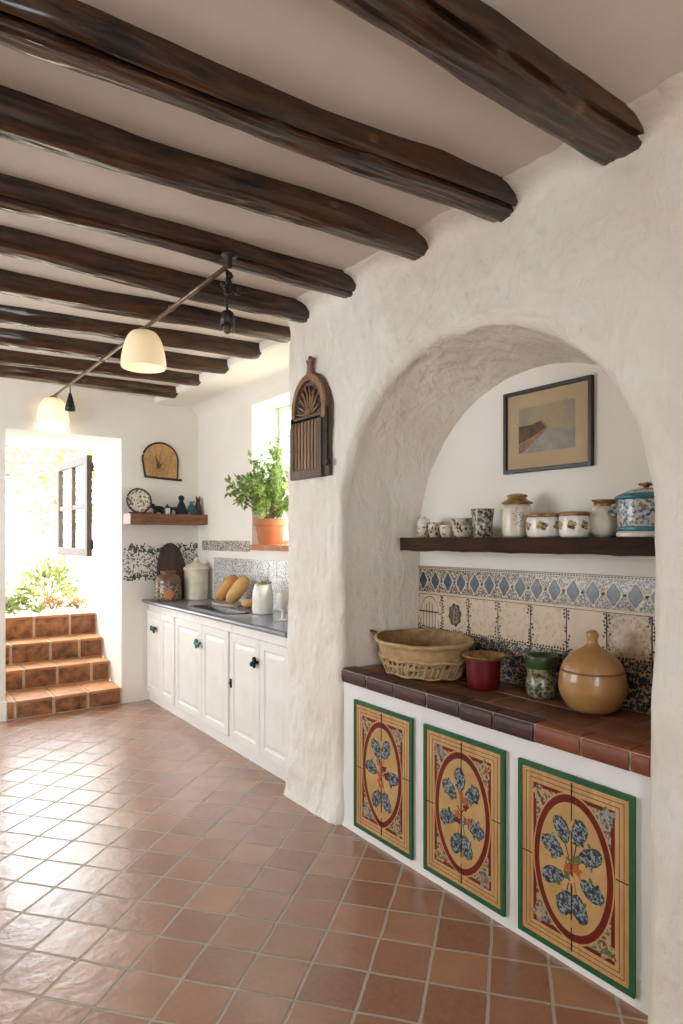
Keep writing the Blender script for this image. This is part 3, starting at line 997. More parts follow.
def painted_panel(yl, yr, z0, z1, seed, point, label, nfl):
    """yl = left edge seen from the room (larger y)"""
    W, H = yl - yr, z1 - z0
    t = thing('painted_panel', label, 'panel', (1.9005, yl, z0), 0, 'painted wooden panels under the counter')
    fn = lambda u, v, d: Vector((-d, -u, v))
    rng = random.Random(seed)
    bm = bmesh.new()
    ringprism(bm, rect(0, W, 0, H), rect(0.017, W - 0.017, 0.018, H - 0.018), fn, 0.0, 0.012)
    link('border', bm, M['p_green'], t)
    # the painted board
    bm = bmesh.new()
    S = ['p_orange', 'p_tan', 'p_red', 'ink', 'p_corner', 'p_blue', 'p_leaf', 'p_orangered', 'p_corner_blue']
    mi = {k: i for i, k in enumerate(S)}
    L = lambda k: 0.0078 + 0.0004 * k
    prism(bm, rect(0.014, W - 0.014, 0.015, H - 0.015), fn, 0.0, L(0), mi['p_orange'])
    w = 0.0022
    for ins in (0.034, 0.050):
        ringprism(bm, rect(ins, W - ins, ins, H - ins), rect(ins + w, W - ins - w, ins + w, H - ins - w), fn, 0, L(1), mi['ink'])
    i0, i1 = 0.066, 0.079
    ringprism(bm, rect(i0, W - i0, i0, H - i0), rect(i1, W - i1, i1, H - i1), fn, 0, L(1), mi['p_red'])
    prism(bm, rect(i1, W - i1, i1, H - i1), fn, 0, L(0.7), mi['p_corner'])
    cu, cv = W / 2, H / 2
    a, b = W / 2 - 0.068, H / 2 - 0.068
    # pale bands in the corners
    for sx in (-1, 1):
        for sy in (-1, 1):
            prism(bm, blob(cu + sx * (a - 0.028), cv + sy * (b - 0.03), 0.026, 0.034, 5, 0.25, 26, rng.uniform(0, 3)), fn, 0, L(1.2), mi['p_corner_blue' if (sx * sy * (1 if seed % 2 else -1)) > 0 else 'p_corner'])
            if rng.random() < 0.8:
                prism(bm, blob(cu + sx * (a - 0.022), cv + sy * (b - 0.028), 0.010, 0.012, 4, 0.3, 18), fn, 0, L(1.7), mi[rng.choice(['p_orangered', 'p_tan', 'p_leaf'])])
    prism(bm, egg(cu, cv, a + 0.002, b + 0.008, point), fn, 0, L(2.2), mi['p_orange'])
    prism(bm, egg(cu, cv, a - 0.003, b + 0.002, point), fn, 0, L(3), mi['p_red'])
    prism(bm, egg(cu, cv, a - 0.024, b - 0.024, point), fn, 0, L(4), mi['p_tan'])
    # stem and centre
    prism(bm, [(cu - 0.004, cv - b * 0.62), (cu + 0.004, cv - b * 0.62), (cu + 0.003, cv + b * 0.5), (cu - 0.003, cv + b * 0.5)], fn, 0, L(5), mi['p_red'])
    # sprays of blue flowers round the centre
    for k in range(nfl):
        an = 2 * PI * (k + 0.5 * (seed % 2)) / nfl + rng.uniform(-0.12, 0.12)
        ru, rv = a * 0.53, b * 0.56
        fu, fv = cu + ru * math.sin(an), cv + rv * math.cos(an)
        # stalk
        du, dv = fu - cu, fv - cv
        ln = math.hypot(du, dv)
        nu, nv = -dv / ln * 0.0022, du / ln * 0.0022
        prism(bm, [(cu + nu, cv + nv), (cu - nu, cv - nv), (fu - nu, fv - nv), (fu + nu, fv + nv)], fn, 0, L(4.6), mi[rng.choice(['p_leaf', 'p_orangered', 'ink'])])
        rot = -an
        prism(bm, blob(fu, fv, 0.029, 0.046, 3, 0.06, 36, rot, 1.0), fn, 0, L(5.0), mi['ink'])
        prism(bm, blob(fu, fv, 0.026, 0.042, rng.choice([5, 6, 7]), 0.17, 36, rot, rng.uniform(0, 6)), fn, 0, L(5.4), mi['p_blue'])
        for q in range(5):
            aa = rng.uniform(0, 6.28)
            pu, pv = fu + 0.026 * math.cos(aa), fv + 0.036 * math.sin(aa)
            prism(bm, blob(pu, pv, 0.0095, 0.0065, 2, 0.2, 16, aa), fn, 0, L(5.9 + 0.1 * q), mi[rng.choice(['p_blue', 'p_leaf', 'ink', 'p_blue'])])
        prism(bm, blob(fu + rng.uniform(-.006, .006), fv + rng.uniform(-.01, .01), 0.008, 0.010, 4, 0.25, 16, rng.uniform(0, 3)), fn, 0, L(6.6), mi['ink'])
    for k in range(9):
        an = rng.uniform(0, 6.28)
        q = rng.uniform(0.1, 0.30)
        prism(bm, blob(cu + a * q * math.sin(an), cv + b * q * math.cos(an), 0.012, 0.017, 4, 0.3, 18, rng.uniform(0, 3)), fn, 0, L(7 + 0.12 * k), mi[rng.choice(['p_orangered', 'p_orangered', 'p_leaf', 'p_blue', 'p_red', 'p_tan'])])
    # crack lines across the board
    for (u0, u1, v0, v1) in ((cu - 0.0014, cu + 0.0014, H - 0.15, H - 0.024), (cu - 0.0012, cu + 0.0012, 0.03, 0.11), (0.02, 0.062, H * 0.48, H * 0.483), (W - 0.062, W - 0.02, H * 0.55, H * 0.553), (cu - 0.0018, cu + 0.0018, H * 0.22, H * 0.42)):
        prism(bm, rect(u0, u1, v0, v1), fn, 0, L(9), mi['ink'])
    link('board', bm, [M[s] for s in S], t)
    return t


painted_panel(2.552, 2.126, 0.038, 0.658, 11, 0.35, 'painted wooden panel farthest from the camera, its red oval pointed at the bottom', 6)
painted_panel(2.051, 1.611, 0.036, 0.655, 20, 0.12, 'middle painted wooden panel of the three under the tiled counter', 7)
painted_panel(1.546, 1.100, 0.028, 0.649, 33, 0.0, 'painted wooden panel nearest the camera with a full red oval and blue flowers', 8)

# ------------------------------------------------------------------ tiled splashback in the niche
tb = thing('tile_splashback', 'cream and black patterned tiles with a row of blue diamonds behind the niche counter', 'tiles', (XB, 2.545, 0.80))
fn = lambda u, v, d: Vector((-d, -u, v))
TW = 1.50
P = 0.182
bm = bmesh.new()
S = ['ink', 'orn_line', 'tile_cream', 'tile_blue', 'orn_tile', 'orn_dark', 'orn_brown', 'orn_medal']
mi = {k: i for i, k in enumerate(S)}
prism(bm, rect(0, TW, 0.001, 0.505), fn, 0.0, 0.006, mi['ink'])
prism(bm, rect(0, TW, 0.490, 0.503), fn, 0, 0.0075, mi['tile_cream'])
k = 0
u = 0.004
while u < TW - 0.01:
    prism(bm, rect(u, u + 0.008, 0.494, 0.500), fn, 0, 0.0079, mi['ink'])
    u += 0.014
prism(bm, rect(0, TW, 0.374, 0.4885), fn, 0, 0.0075, mi['orn_line'])
prism(bm, rect(0, TW, 0.362, 0.373), fn, 0, 0.0075, mi['tile_cream'])
for k in range(17):
    c = 0.045 + P / 2 * k * 0.985
    if c > TW - 0.03:
        break
    dm = lambda w, h: [(c - w, 0.431), (c, 0.431 - h), (c + w, 0.431), (c, 0.431 + h)]
    prism(bm, dm(0.043, 0.055), fn, 0, 0.0080, mi['tile_cream'])
    prism(bm, blob(c, 0.431, 0.025, 0.039, 4, 0.13, 28, 0, PI / 2), fn, 0, 0.0085, mi['ink'])
    prism(bm, blob(c, 0.431, 0.023, 0.036, 4, 0.13, 28, 0, PI / 2), fn, 0, 0.0088, mi['tile_blue'])
    prism(bm, blob(c + P / 4, 0.431, 0.008, 0.006, 2, 0.2, 14), fn, 0, 0.0083, mi['ink'])
link('border_tiles', bm, [M[s] for s in S], tb)
rng = random.Random(8)
bm = bmesh.new()
for c in range(9):
    u0, u1 = c * P + 0.003, min(TW, (c + 1) * P - 0.003)
    if u1 - u0 < 0.05:
        continue
    v0, v1 = 0.182, 0.359
    prism(bm, rect(u0, u1, v0, v1), fn, 0, 0.0075, mi['tile_cream' if c in (0, 5) else 'orn_brown' if c == 6 else 'orn_tile'])
    if c == 0:      # ink tree with arched branches
        for q in range(7):
            uu = u0 + 0.02 + 0.022 * q
            prism(bm, rect(uu, uu + 0.003, v0 + 0.01, v0 + 0.05 + 0.09 * math.sin(q / 6 * PI)), fn, 0, 0.0082, mi['ink'])
        prism(bm, rect(u0 + 0.01, u1 - 0.02, v0 + 0.085, v0 + 0.092), fn, 0, 0.0084, mi['ink'])
        cc = [(u0 + 0.09 + 0.065 * math.cos(a), v0 + 0.08 + 0.085 * math.sin(a)) for a in [PI * j / 14 for j in range(15)]]
        for p, q in zip(cc, cc[1:]):
            prism(bm, [(p[0], p[1]), (q[0], q[1]), (q[0], q[1] + .004), (p[0], p[1] + .004)], fn, 0, 0.0083, mi['ink'])
    elif c == 1:    # dark brown medallion
        prism(bm, blob((u0 + u1) / 2, (v0 + v1) / 2, 0.042, 0.055, 8, 0.08, 40), fn, 0, 0.0082, mi['ink'])
        prism(bm, blob((u0 + u1) / 2, (v0 + v1) / 2, 0.032, 0.044, 6, 0.12, 40), fn, 0, 0.0086, mi['orn_medal'])
    elif c == 6:
        prism(bm, blob((u0 + u1) / 2, (v0 + v1) / 2, 0.06, 0.06, 12, 0.1, 60), fn, 0, 0.0081, mi['orn_tile'])
    # curls along the joints
    for q in range(12):
        for (uu, vv) in ((u0 + rng.uniform(0.0, 0.012), v0 + 0.175 * q / 12 + 0.006), (u0 + 0.175 * q / 12 + 0.006, v0 + rng.uniform(0.002, 0.012)), (u1 - rng.uniform(0.0, 0.012), v0 + 0.175 * q / 12 + .01)):
            corner = min(abs(vv - v0), abs(v1 - vv)) < 0.05 or rng.random() < 0.4
            if corner:
                prism(bm, blob(uu, vv, 0.0055, 0.0042, 3, 0.3, 12, rng.uniform(0, 3)), fn, 0, 0.0083, mi['ink'])
link('picture_tiles', bm, [M[s] for s in S], tb)
bm = bmesh.new()
for c in range(9):
    u0, u1 = c * P + 0.002, min(TW, (c + 1) * P - 0.002)
    if u1 - u0 > 0.03:
        prism(bm, rect(u0, u1, 0.0, 0.179), fn, 0, 0.0075, mi['orn_dark'])
        for q in range(3):
            prism(bm, blob(rng.uniform(u0 + .03, u1 - .03), rng.uniform(0.03, 0.15), 0.016, 0.014, 5, 0.2, 24), fn, 0, 0.0081 + 0.0002 * q, mi['tile_blue'])
link('scroll_tiles', bm, [M[s] for s in S], tb)

# ------------------------------------------------------------------ niche shelf
def plank(name, x0, x1, y0, y1, z0, z1, mat, seed, long_axis):
    bm = bmesh.new()
    n = 60
    rings = []
    for i in range(n + 1):
        t = i / n
        ring = []
        for (c, d) in [(0, 0), (0.25, 0), (0.5, 0), (0.75, 0), (1, 0), (1, .33), (1, .66), (1, 1), (.75, 1), (.5, 1), (.25, 1), (0, 1), (0, .66), (0, .33)]:
            if long_axis == 'y':
                p = Vector((x0 + (x1 - x0) * c, y0 + (y1 - y0) * t, z0 + (z1 - z0) * d))
            else:
                p = Vector((x0 + (x1 - x0) * t, y0 + (y1 - y0) * c, z0 + (z1 - z0) * d))
            q = p * 6 + Vector((seed, 0, 0))
            off = Vector((noise.noise(q), noise.noise(q + Vector((9, 9, 9))), noise.noise(q + Vector((19, 3, 5))))) * 0.006
            off += Vector((noise.noise(q * 4), 0, noise.noise(q * 4 + Vector((5, 5, 5))))) * 0.0025
            if d == 1:
                off.z = 0
            if long_axis == 'y':
                off.y *= 0.3
            else:
                off.x *= 0.3
            ring.append(bm.verts.new(p + off))
        rings.append(ring)
    m = len(rings[0])
    for a, b in zip(rings, rings[1:]):
        for k in range(m):
            j = (k + 1) % m
            bm.faces.new((a[k], a[j], b[j], b[k]))
    bm.faces.new(rings[0]); bm.faces.new(rings[-1])
    return link(name, bm, mat, smooth=True, angle=45)


SZ = 1.452
o = plank('wall_shelf', 2.105, 2.312, 1.02, 2.455, SZ - 0.064, SZ, M['shelf_dark'], 3, 'y')
tag(o, 'thick dark rough wooden shelf inside the arched niche', 'shelf')
SB = 1.660
o = plank('wall_shelf', 1.715, 2.418, 5.50, 5.722, SB - 0.092, SB, M['shelf_brown'], 8, 'x')
tag(o, 'short reddish brown wooden shelf on the back wall beside the doorway', 'shelf')

# ------------------------------------------------------------------ framed picture
pf = thing('framed_picture', 'black framed landscape watercolour with tan mat hanging in the niche', 'picture', (XB, 1.958, 1.737))
W, H = 0.447, 0.362
bm = bmesh.new()
ringprism(bm, rect(0, W, 0, H), rect(0.017, W - 0.017, 0.017, H - 0.017), fn, 0.0, 0.022)
link('frame', bm, M['frame_black'], pf, bevel=0.003)
bm = bmesh.new()
prism(bm, rect(0.014, W - 0.014, 0.014, H - 0.014), fn, 0.002, 0.010)
link('mat', bm, M['mat_board'], pf)
bm = bmesh.new()
S2 = ['a_sky', 'a_yellow', 'a_hill', 'a_slope', 'a_water']
u0, u1, v0, v1 = 0.082, 0.366, 0.084, 0.284
uu = lambda a: u0 + (u1 - u0) * a
vv = lambda a: v0 + (v1 - v0) * a
prism(bm, rect(u0, u1, v0, v1), fn, 0.009, 0.0108, 0)
prism(bm, [(uu(.35), vv(.45)), (uu(.75), vv(.5)), (uu(.72), vv(.8)), (uu(.6), vv(.92)), (uu(.42), vv(.75))], fn, 0.009, 0.0112, 1)
prism(bm, [(uu(0), vv(0)), (uu(1), vv(0)), (uu(1), vv(.42)), (uu(.6), vv(.45)), (uu(.3), vv(.3)), (uu(0), vv(.1))], fn, 0.009, 0.0114, 4)
prism(bm, [(uu(0), vv(.0)), (uu(.12), vv(.06)), (uu(.3), vv(.24)), (uu(.55), vv(.5)), (uu(.42), vv(.68)), (uu(.3), vv(.5)), (uu(0), vv(.5))], fn, 0.009, 0.0118, 3)
prism(bm, [(uu(0), vv(.22)), (uu(.25), vv(.34)), (uu(.5), vv(.5)), (uu(.4), vv(.66)), (uu(.25), vv(.6)), (uu(0), vv(.6))], fn, 0.009, 0.0122, 2)
link('painting', bm, [M[s] for s in S2], pf)

# ------------------------------------------------------------------ crockery helpers
def vessel(name, label, cat, loc, prof, mats, seg=40, sx=1, sy=1, group=None, wob=None, rz=0, part='body'):
    t = thing(name, label, cat, loc, rz, group)
    bm = bmesh.new()
    lathe(bm, prof, seg, 0, sx, sy, wob)
    link(part, bm, mats, t, smooth=True, angle=50)
    return t


def patch(bm, radf, ac, zc, ha, hz, mi=0, off=0.0012, lobes=0, depth=0.0):
    """ornament patch lying on a lathe surface: radf(z) is the radius"""
    n = 28
    cen = bm.verts.new(((radf(zc) + off) * math.cos(ac), (radf(zc) + off) * math.sin(ac), zc))
    for f in (0.5, 1.0):
        ring = []
        for i in range(n):
            a = 2 * PI * i / n
            k = f * (1 + depth * math.sin(lobes * a))
            aa, z = ac + ha * k * math.cos(a), zc + hz * k * math.sin(a)
            ring.append(bm.verts.new(((radf(z) + off) * math.cos(aa), (radf(z) + off) * math.sin(aa), z)))
        if f == 0.5:
            for i in range(n):
                bm.faces.new((cen, ring[i], ring[(i + 1) % n])).material_index = mi
            prev = ring
        else:
            for i in range(n):
                j = (i + 1) % n
                bm.faces.new((prev[i], ring[i], ring[j], prev[j])).material_index = mi


def radius_fn(prof):
    pr = sorted([(p[1], p[0]) for p in prof])
    def f(z):
        best = 0
        for (z0, r0), (z1, r1) in zip(pr, pr[1:]):
            if z0 <= z <= z1 and z1 > z0:
                best = max(best, r0 + (r1 - r0) * (z - z0) / (z1 - z0))
        return best or pr[0][1]
    return f


TOCAM = lambda x, y: math.atan2(-y, -x)          # direction from a spot towards the room
CZ = 0.802

# --- on the niche counter
t = thing('bread_basket', 'large oval straw basket on the left end of the tiled counter', 'basket', (2.098, 2.284, CZ), R(8))
def bw(r, z, a):
    wv = 0.004 * math.sin(a * 22 + (PI if int(z / 0.016) % 2 else 0)) if 0.012 < z < 0.105 else 0.003 * noise.noise(Vector((math.cos(a) * 3, math.sin(a) * 3, z * 30)))
    return r + wv, z + (0.010 * noise.noise(Vector((math.cos(a) * 1.5, math.sin(a) * 1.5, 2))) if z > 0.12 else 0) + (0.012 * math.cos(a) * (z / 0.17) if z > 0.03 else 0)
bm = bmesh.new()
prof = [(0, 0.0), (0.155, 0.0), (0.178, 0.004)] + [(0.180 + 0.062 * (z / 0.15) ** 0.8, z) for z in [0.012 + 0.0115 * k for k in range(12)]] + [(0.246, 0.152), (0.256, 0.158), (0.262, 0.166), (0.258, 0.175), (0.246, 0.176)]
lathe(bm, prof, 132, 0, 0.735, 1.0, bw)
link('bowl', bm, M['basket'], t, smooth=True)
bm = bmesh.new()
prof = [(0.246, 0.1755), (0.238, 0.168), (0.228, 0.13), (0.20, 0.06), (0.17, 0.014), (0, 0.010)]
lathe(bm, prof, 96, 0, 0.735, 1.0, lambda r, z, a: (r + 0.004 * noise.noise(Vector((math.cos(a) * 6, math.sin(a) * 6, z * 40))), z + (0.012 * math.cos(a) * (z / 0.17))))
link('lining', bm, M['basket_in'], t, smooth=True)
bm = bmesh.new()
tube(bm, [(-0.02, 0.245, 0.150), (-0.03, 0.262, 0.164), (-0.035, 0.29, 0.172), (-0.035, 0.305, 0.178)], [0.012, 0.012, 0.011, 0.008], 10)
h_bm = bm
bm = bmesh.new()
rng = random.Random(41)
for k in range(46):  # dark slivers: shade of the gaps in the weave, put in as colour
    a = 2 * PI * k / 46 + rng.uniform(-0.04, 0.04)
    for zz, hz in ((0.036, 0.014), (0.068, 0.012)):
        if rng.random() < 0.72:
            rr = 0.182 + 0.062 * (zz / 0.15) ** 0.8 + 0.003
            w = rng.uniform(0.022, 0.045)
            tube(bm, [((rr - 0.002) * math.cos(a - w) * 0.735, (rr - 0.002) * math.sin(a - w), zz - hz * 0.6), (rr * math.cos(a) * 0.735, rr * math.sin(a), zz), ((rr + 0.001) * math.cos(a + w) * 0.735, (rr + 0.001) * math.sin(a + w), zz + hz * rng.uniform(-0.8, 0.8))], [0.002, rng.uniform(0.0045, 0.007), 0.002], 7)
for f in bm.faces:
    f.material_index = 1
for zz, th in ((0.012, 0.007), (0.052, 0.006), (0.086, 0.009)):
    pts_ = []
    for k in range(73):
        a = 2 * PI * k / 72
        rr = 0.182 + 0.062 * (zz / 0.15) ** 0.8 + 0.003
        pts_.append((rr * math.cos(a) * 0.735, rr * math.sin(a), zz + 0.004 * math.sin(a * 9 + zz * 90)))
    tube(bm, pts_, [th * (0.8 + 0.4 * rng.random()) for _ in pts_], 8, caps=False)
for k in range(44):
    a = 2 * PI * k / 44 + rng.uniform(-0.03, 0.03)
    pts_ = []
    for zz in (0.008, 0.03, 0.06, 0.09):
        rr = 0.182 + 0.062 * (zz / 0.15) ** 0.8 + 0.004
        aa = a + 0.10 * (zz / 0.09)
        pts_.append((rr * math.cos(aa) * 0.735, rr * math.sin(aa), zz))
    tube(bm, pts_, [0.005, 0.006, 0.006, 0.004], 6)
link('open_weave', bm, [M['basket'], M['weave_gap_shade']], t, smooth=True)
bm = h_bm
h = link('handle', bm, M['red_glaze'], t, smooth=True)
h['label'] = 'dark red handle stub'

x, y = 2.135, 1.935
P0 = [(0, 0), (0.070, 0), (0.0735, 0.004), (0.0765, 0.04), (0.079, 0.09), (0.081, 0.128)]
t = vessel('flowerpot', 'dark red glazed pot with a gold rim between basket and green beaker', 'pot', (x, y, CZ), P0, M['red_glaze'])
t.scale = (0.93, 0.93, 0.96)
bm = bmesh.new()
lathe(bm, [(0.081, 0.127), (0.098, 0.138), (0.102, 0.143), (0.101, 0.148), (0.094, 0.147), (0.078, 0.134), (0.072, 0.05), (0, 0.02)], 40)
link('rim', bm, M['gold'], t, smooth=True)['label'] = 'gold glazed rim and inside'

x, y = 2.205, 1.685
P0 = curve_prof([(0.052, 0.0), (0.060, 0.012), (0.062, 0.045), (0.056, 0.085), (0.060, 0.125), (0.064, 0.165)], 5)
t = vessel('beaker', 'waisted green and brown mottled beaker behind the round gourd jar', 'cup', (x, y, CZ), [(0, 0)] + P0, M['orn_green'])
bm = bmesh.new()
lathe(bm, [(0.0585, 0.115), (0.0615, 0.127), (0.0645, 0.145), (0.0675, 0.166), (0.0665, 0.170), (0.0615, 0.167), (0.052, 0.10), (0.050, 0.02), (0, 0.012)], 40)
link('rim', bm, M['green_glaze'], t, smooth=True)['label'] = 'bright green rim'

x, y = 2.165, 1.425
P0 = curve_prof([(0.060, 0.0), (0.100, 0.022), (0.130, 0.075), (0.1335, 0.125), (0.127, 0.165)], 6)
t = vessel('lidded_jar', 'round honey-brown lidded gourd jar with a knob on the counter', 'jar', (x, y, CZ), [(0, 0.004)] + P0, M['gourd'], 48)
t.scale = (0.90, 0.90, 0.92)
bm = bmesh.new()
lathe(bm, [(0.120, 0.164), (0.128, 0.1655), (0.1285, 0.169), (0.127, 0.1725), (0.118, 0.1735)], 48)
link('seam', bm, M['gourd_line'], t, smooth=True)['label'] = 'dark line round the lid edge'
bm = bmesh.new()
lathe(bm, [(0.1245, 0.172)] + curve_prof([(0.1245, 0.173), (0.110, 0.205), (0.075, 0.240), (0.036, 0.262), (0.0215, 0.280), (0.0205, 0.296)], 6), 48)
ll = link('lid', bm, M['gourd'], t, smooth=True)
bm = bmesh.new()
lathe(bm, curve_prof([(0.020, 0.292), (0.024, 0.305), (0.0235, 0.318), (0.014, 0.328), (0.0, 0.330)], 5), 24)
k_ = link('knob', bm, M['gourd'], ll, smooth=True)

# --- on the niche shelf
def shelf_pot(name, label, cat, y, prof, mats, x=2.2, group=None, rz=0, sx=1, sy=1):
    return vessel(name, label, cat, (x, y, SZ), prof, mats, 36, sx, sy, group, None, rz)


def lidded(name, label, y, r, hgt, x, mats, lidmat):
    P0 = curve_prof([(r * 0.72, 0), (r * 0.95, hgt * 0.12), (r, hgt * 0.4), (r * 0.93, hgt * 0.75), (r * 0.75, hgt * 0.9)], 4)
    t = shelf_pot(name, label, 'jar', y, [(0, 0)] + P0, mats, x)
    return t


grp = 'small speckled cups on the niche shelf'
def cup(label, x, y, r, hgt, mats, rz=0.0, fl=1.08, handle=True):
    t = shelf_pot('cup', label, 'cup', y, [(0, 0), (r * 0.62, 0), (r * 0.8, hgt * 0.1), (r * 0.97, hgt * 0.4), (r, hgt * 0.7), (r * fl, hgt), (r * fl * 0.93, hgt), (r * 0.9, hgt * 0.7), (r * 0.8, hgt * 0.25), (0, hgt * 0.15)], mats, x, grp, rz)
    if handle:
        bm = bmesh.new()
        tube(bm, [(r * 0.9, 0, hgt * 0.8), (r * 1.35, 0, hgt * 0.82), (r * 1.5, 0, hgt * 0.55), (r * 1.3, 0, hgt * 0.28), (r * 0.9, 0, hgt * 0.22)], r * 0.12, 8)
        link('handle', bm, mats, t, smooth=True)
    return t


t = shelf_pot('sugar_pot', 'small pale speckled pot with a knob at the left end of the niche shelf', 'pot', 2.388, [(0, 0), (0.026, 0), (0.036, 0.012), (0.038, 0.04), (0.034, 0.058)], M['orn_cup'], 2.205)
bm = bmesh.new()
lathe(bm, curve_prof([(0.036, 0.057), (0.033, 0.075), (0.026, 0.092), (0.010, 0.100), (0.008, 0.106), (0.0, 0.110)], 4), 28)
link('lid', bm, M['glaze_white'], t, smooth=True)
cup('second small cup from the left end of the shelf, cream with brown spots', 2.20, 2.300, 0.038, 0.074, M['orn_cup'], R(200), handle=False)
cup('tiny low cream cup in front of the stacked cups on the shelf', 2.160, 2.182, 0.034, 0.058, M['glaze_cream'], R(200))
cup('cream cup speckled with dots standing left of the dark patterned mug', 2.160, 2.083, 0.046, 0.054, M['orn_cup'], R(75))
cup('wider speckled cup at the back between the small cups', 2.252, 2.180, 0.052, 0.092, M['orn_cup'], R(60), handle=False)
t = shelf_pot('mug', 'taller mug covered in black lace pattern on the niche shelf', 'mug', 1.99, [(0, 0), (0.040, 0), (0.045, 0.006), (0.044, 0.05), (0.048, 0.10), (0.052, 0.128), (0.047, 0.128), (0.042, 0.08), (0.038, 0.02), (0, 0.012)], M['orn_mug'], 2.19)
# lidded cream jar
P0 = curve_prof([(0.050, 0), (0.059, 0.010), (0.063, 0.045), (0.063, 0.095), (0.058, 0.128), (0.046, 0.143)], 5)
t = shelf_pot('ginger_jar', 'cream lidded jar with a dark sprig, centre of the niche shelf', 'jar', 1.805, [(0, 0)] + P0, M['glaze_cream'], 2.2)
bm = bmesh.new()
rf = radius_fn(P0)
patch(bm, rf, TOCAM(2.2, 1.8) + 0.05, 0.082, 0.36, 0.042, 0, 0.0012, 5, 0.18)
link('sprig', bm, M['orn_jar'], t, smooth=True)
bm = bmesh.new()
lathe(bm, [(0.040, 0.138), (0.064, 0.143), (0.066, 0.148), (0.052, 0.156), (0.040, 0.163), (0.038, 0.170), (0.043, 0.174), (0.043, 0.180), (0.020, 0.186), (0, 0.187)], 32)
link('lid', bm, M['gold'], t, smooth=True, angle=60)['label'] = 'brown lid'


def goldbowl(label, y, x, r, hgt):
    P0 = [(r * 0.80, 0), (r * 0.94, 0.008), (r, hgt * 0.35), (r * 0.99, hgt * 0.7), (r * 0.95, hgt * 0.84)]
    t = shelf_pot('bowl', label, 'bowl', y, [(0, 0)] + curve_prof(P0, 4), M['glaze_white'], x, 'cream pots with gold rims on the niche shelf')
    bm = bmesh.new()
    lathe(bm, [(r * 0.945, hgt * 0.83), (r * 1.0, hgt * 0.86), (r * 1.0, hgt * 0.97), (r * 0.95, hgt), (r * 0.88, hgt * 0.98), (r * 0.86, hgt * 0.5), (0, hgt * 0.2)], 36)
    link('rim', bm, M['gold'], t, smooth=True)['label'] = 'gold brown rim'
    rf = radius_fn(P0)
    for da in (-0.15, 0.75, -1.1):
        bm = bmesh.new()
        patch(bm, rf, TOCAM(x, y) + da, hgt * 0.48, 0.30, hgt * 0.17, 0, 0.0012, 4, 0.15)
        link('flower', bm, M['orn_flower'], t, smooth=True)
    return t


goldbowl('low cream pot with gold rim and flowers, right beside the lidded jar', 1.640, 2.170, 0.074, 0.096)
goldbowl('cream pot with gold rim in front of the wide-necked vase', 1.500, 2.160, 0.056, 0.098)
t = shelf_pot('vase', 'cream bellied vase with a yellowish neck behind the gold-rimmed pot', 'vase', 1.428, [(0, 0)] + curve_prof([(0.040, 0), (0.056, 0.02), (0.060, 0.06), (0.053, 0.10), (0.038, 0.118)], 5), M['glaze_cream'], 2.246)
bm = bmesh.new()
lathe(bm, [(0.038, 0.114), (0.036, 0.122), (0.038, 0.132), (0.046, 0.140), (0.046, 0.144), (0.038, 0.143), (0.030, 0.12), (0, 0.11)], 32)
link('neck', bm, M['gold'], t, smooth=True)
# teal lidded tureen
x, y = 2.2, 1.235
P0 = [(0.088, 0.020), (0.092, 0.026), (0.095, 0.06), (0.096, 0.10), (0.094, 0.134)]
t = shelf_pot('tureen', 'white lidded tureen with teal bands and blue brushwork at the right end of the shelf', 'pot', y, [(0, 0.018)] + P0 + [(0.085, 0.140)], M['orn_blue'], x)
bm = bmesh.new()
lathe(bm, [(0, 0), (0.085, 0), (0.098, 0.003), (0.100, 0.016), (0.092, 0.022)], 36)
link('foot', bm, M['glaze_white'], t, smooth=True, angle=50)
bm = bmesh.new()
lathe(bm, [(0.090, 0.021), (0.0945, 0.024), (0.0955, 0.036), (0.092, 0.040)], 36)
link('band', bm, M['teal'], t, smooth=True)
bm = bmesh.new()
lathe(bm, [(0.092, 0.132, 0), (0.103, 0.136), (0.105, 0.142), (0.100, 0.148), (0.082, 0.156, 1), (0.055, 0.168), (0.030, 0.174), (0, 0.176)], 36)
ll = link('lid', bm, [M['teal'], M['orn_blue']], t, smooth=True, angle=60)
ll['label'] = 'teal edged lid'
bm = bmesh.new()
lathe(bm, [(0.008, 0.172), (0.010, 0.180), (0.022, 0.184), (0.022, 0.190), (0.010, 0.194), (0, 0.195)], 16)
for k in range(5):
    a = 2 * PI * k / 5
    ball(bm, (0.020 * math.cos(a), 0.020 * math.sin(a), 0.188), 0.009, 0, (1, 1, 0.7), 10, 6)
link('knob', bm, M['gold'], ll, smooth=True)
bm = bmesh.new()
for s in (1,):
    tube(bm, [(-0.02, s * 0.088, 0.112), (-0.022, s * 0.118, 0.112), (-0.022, s * 0.126, 0.094), (-0.02, s * 0.110, 0.080), (-0.02, s * 0.090, 0.082)], 0.010, 10)
link('handle', bm, M['orn_blue'], t, smooth=True)

# ------------------------------------------------------------------ arched carved shutter on the pier
ar = thing('arched_shutter', 'small carved arched wooden shutter hanging on the white pier', 'wall ornament', (XW - 0.010, 3.078, 1.772), 0)
fn2 = lambda u, v, d: Vector((-d, -u, v))
W = 0.352


def arch_outline(u0, u1, v0, spring, top, n=24):
    c, hw = (u0 + u1) / 2, (u1 - u0) / 2
    pts = [(u0, v0), (u1, v0)]
    for i in range(n + 1):
        a = PI * i / n
        pts.append((c + hw * math.cos(a), spring + (top - spring) * (math.sin(a) ** 0.85)))
    return pts


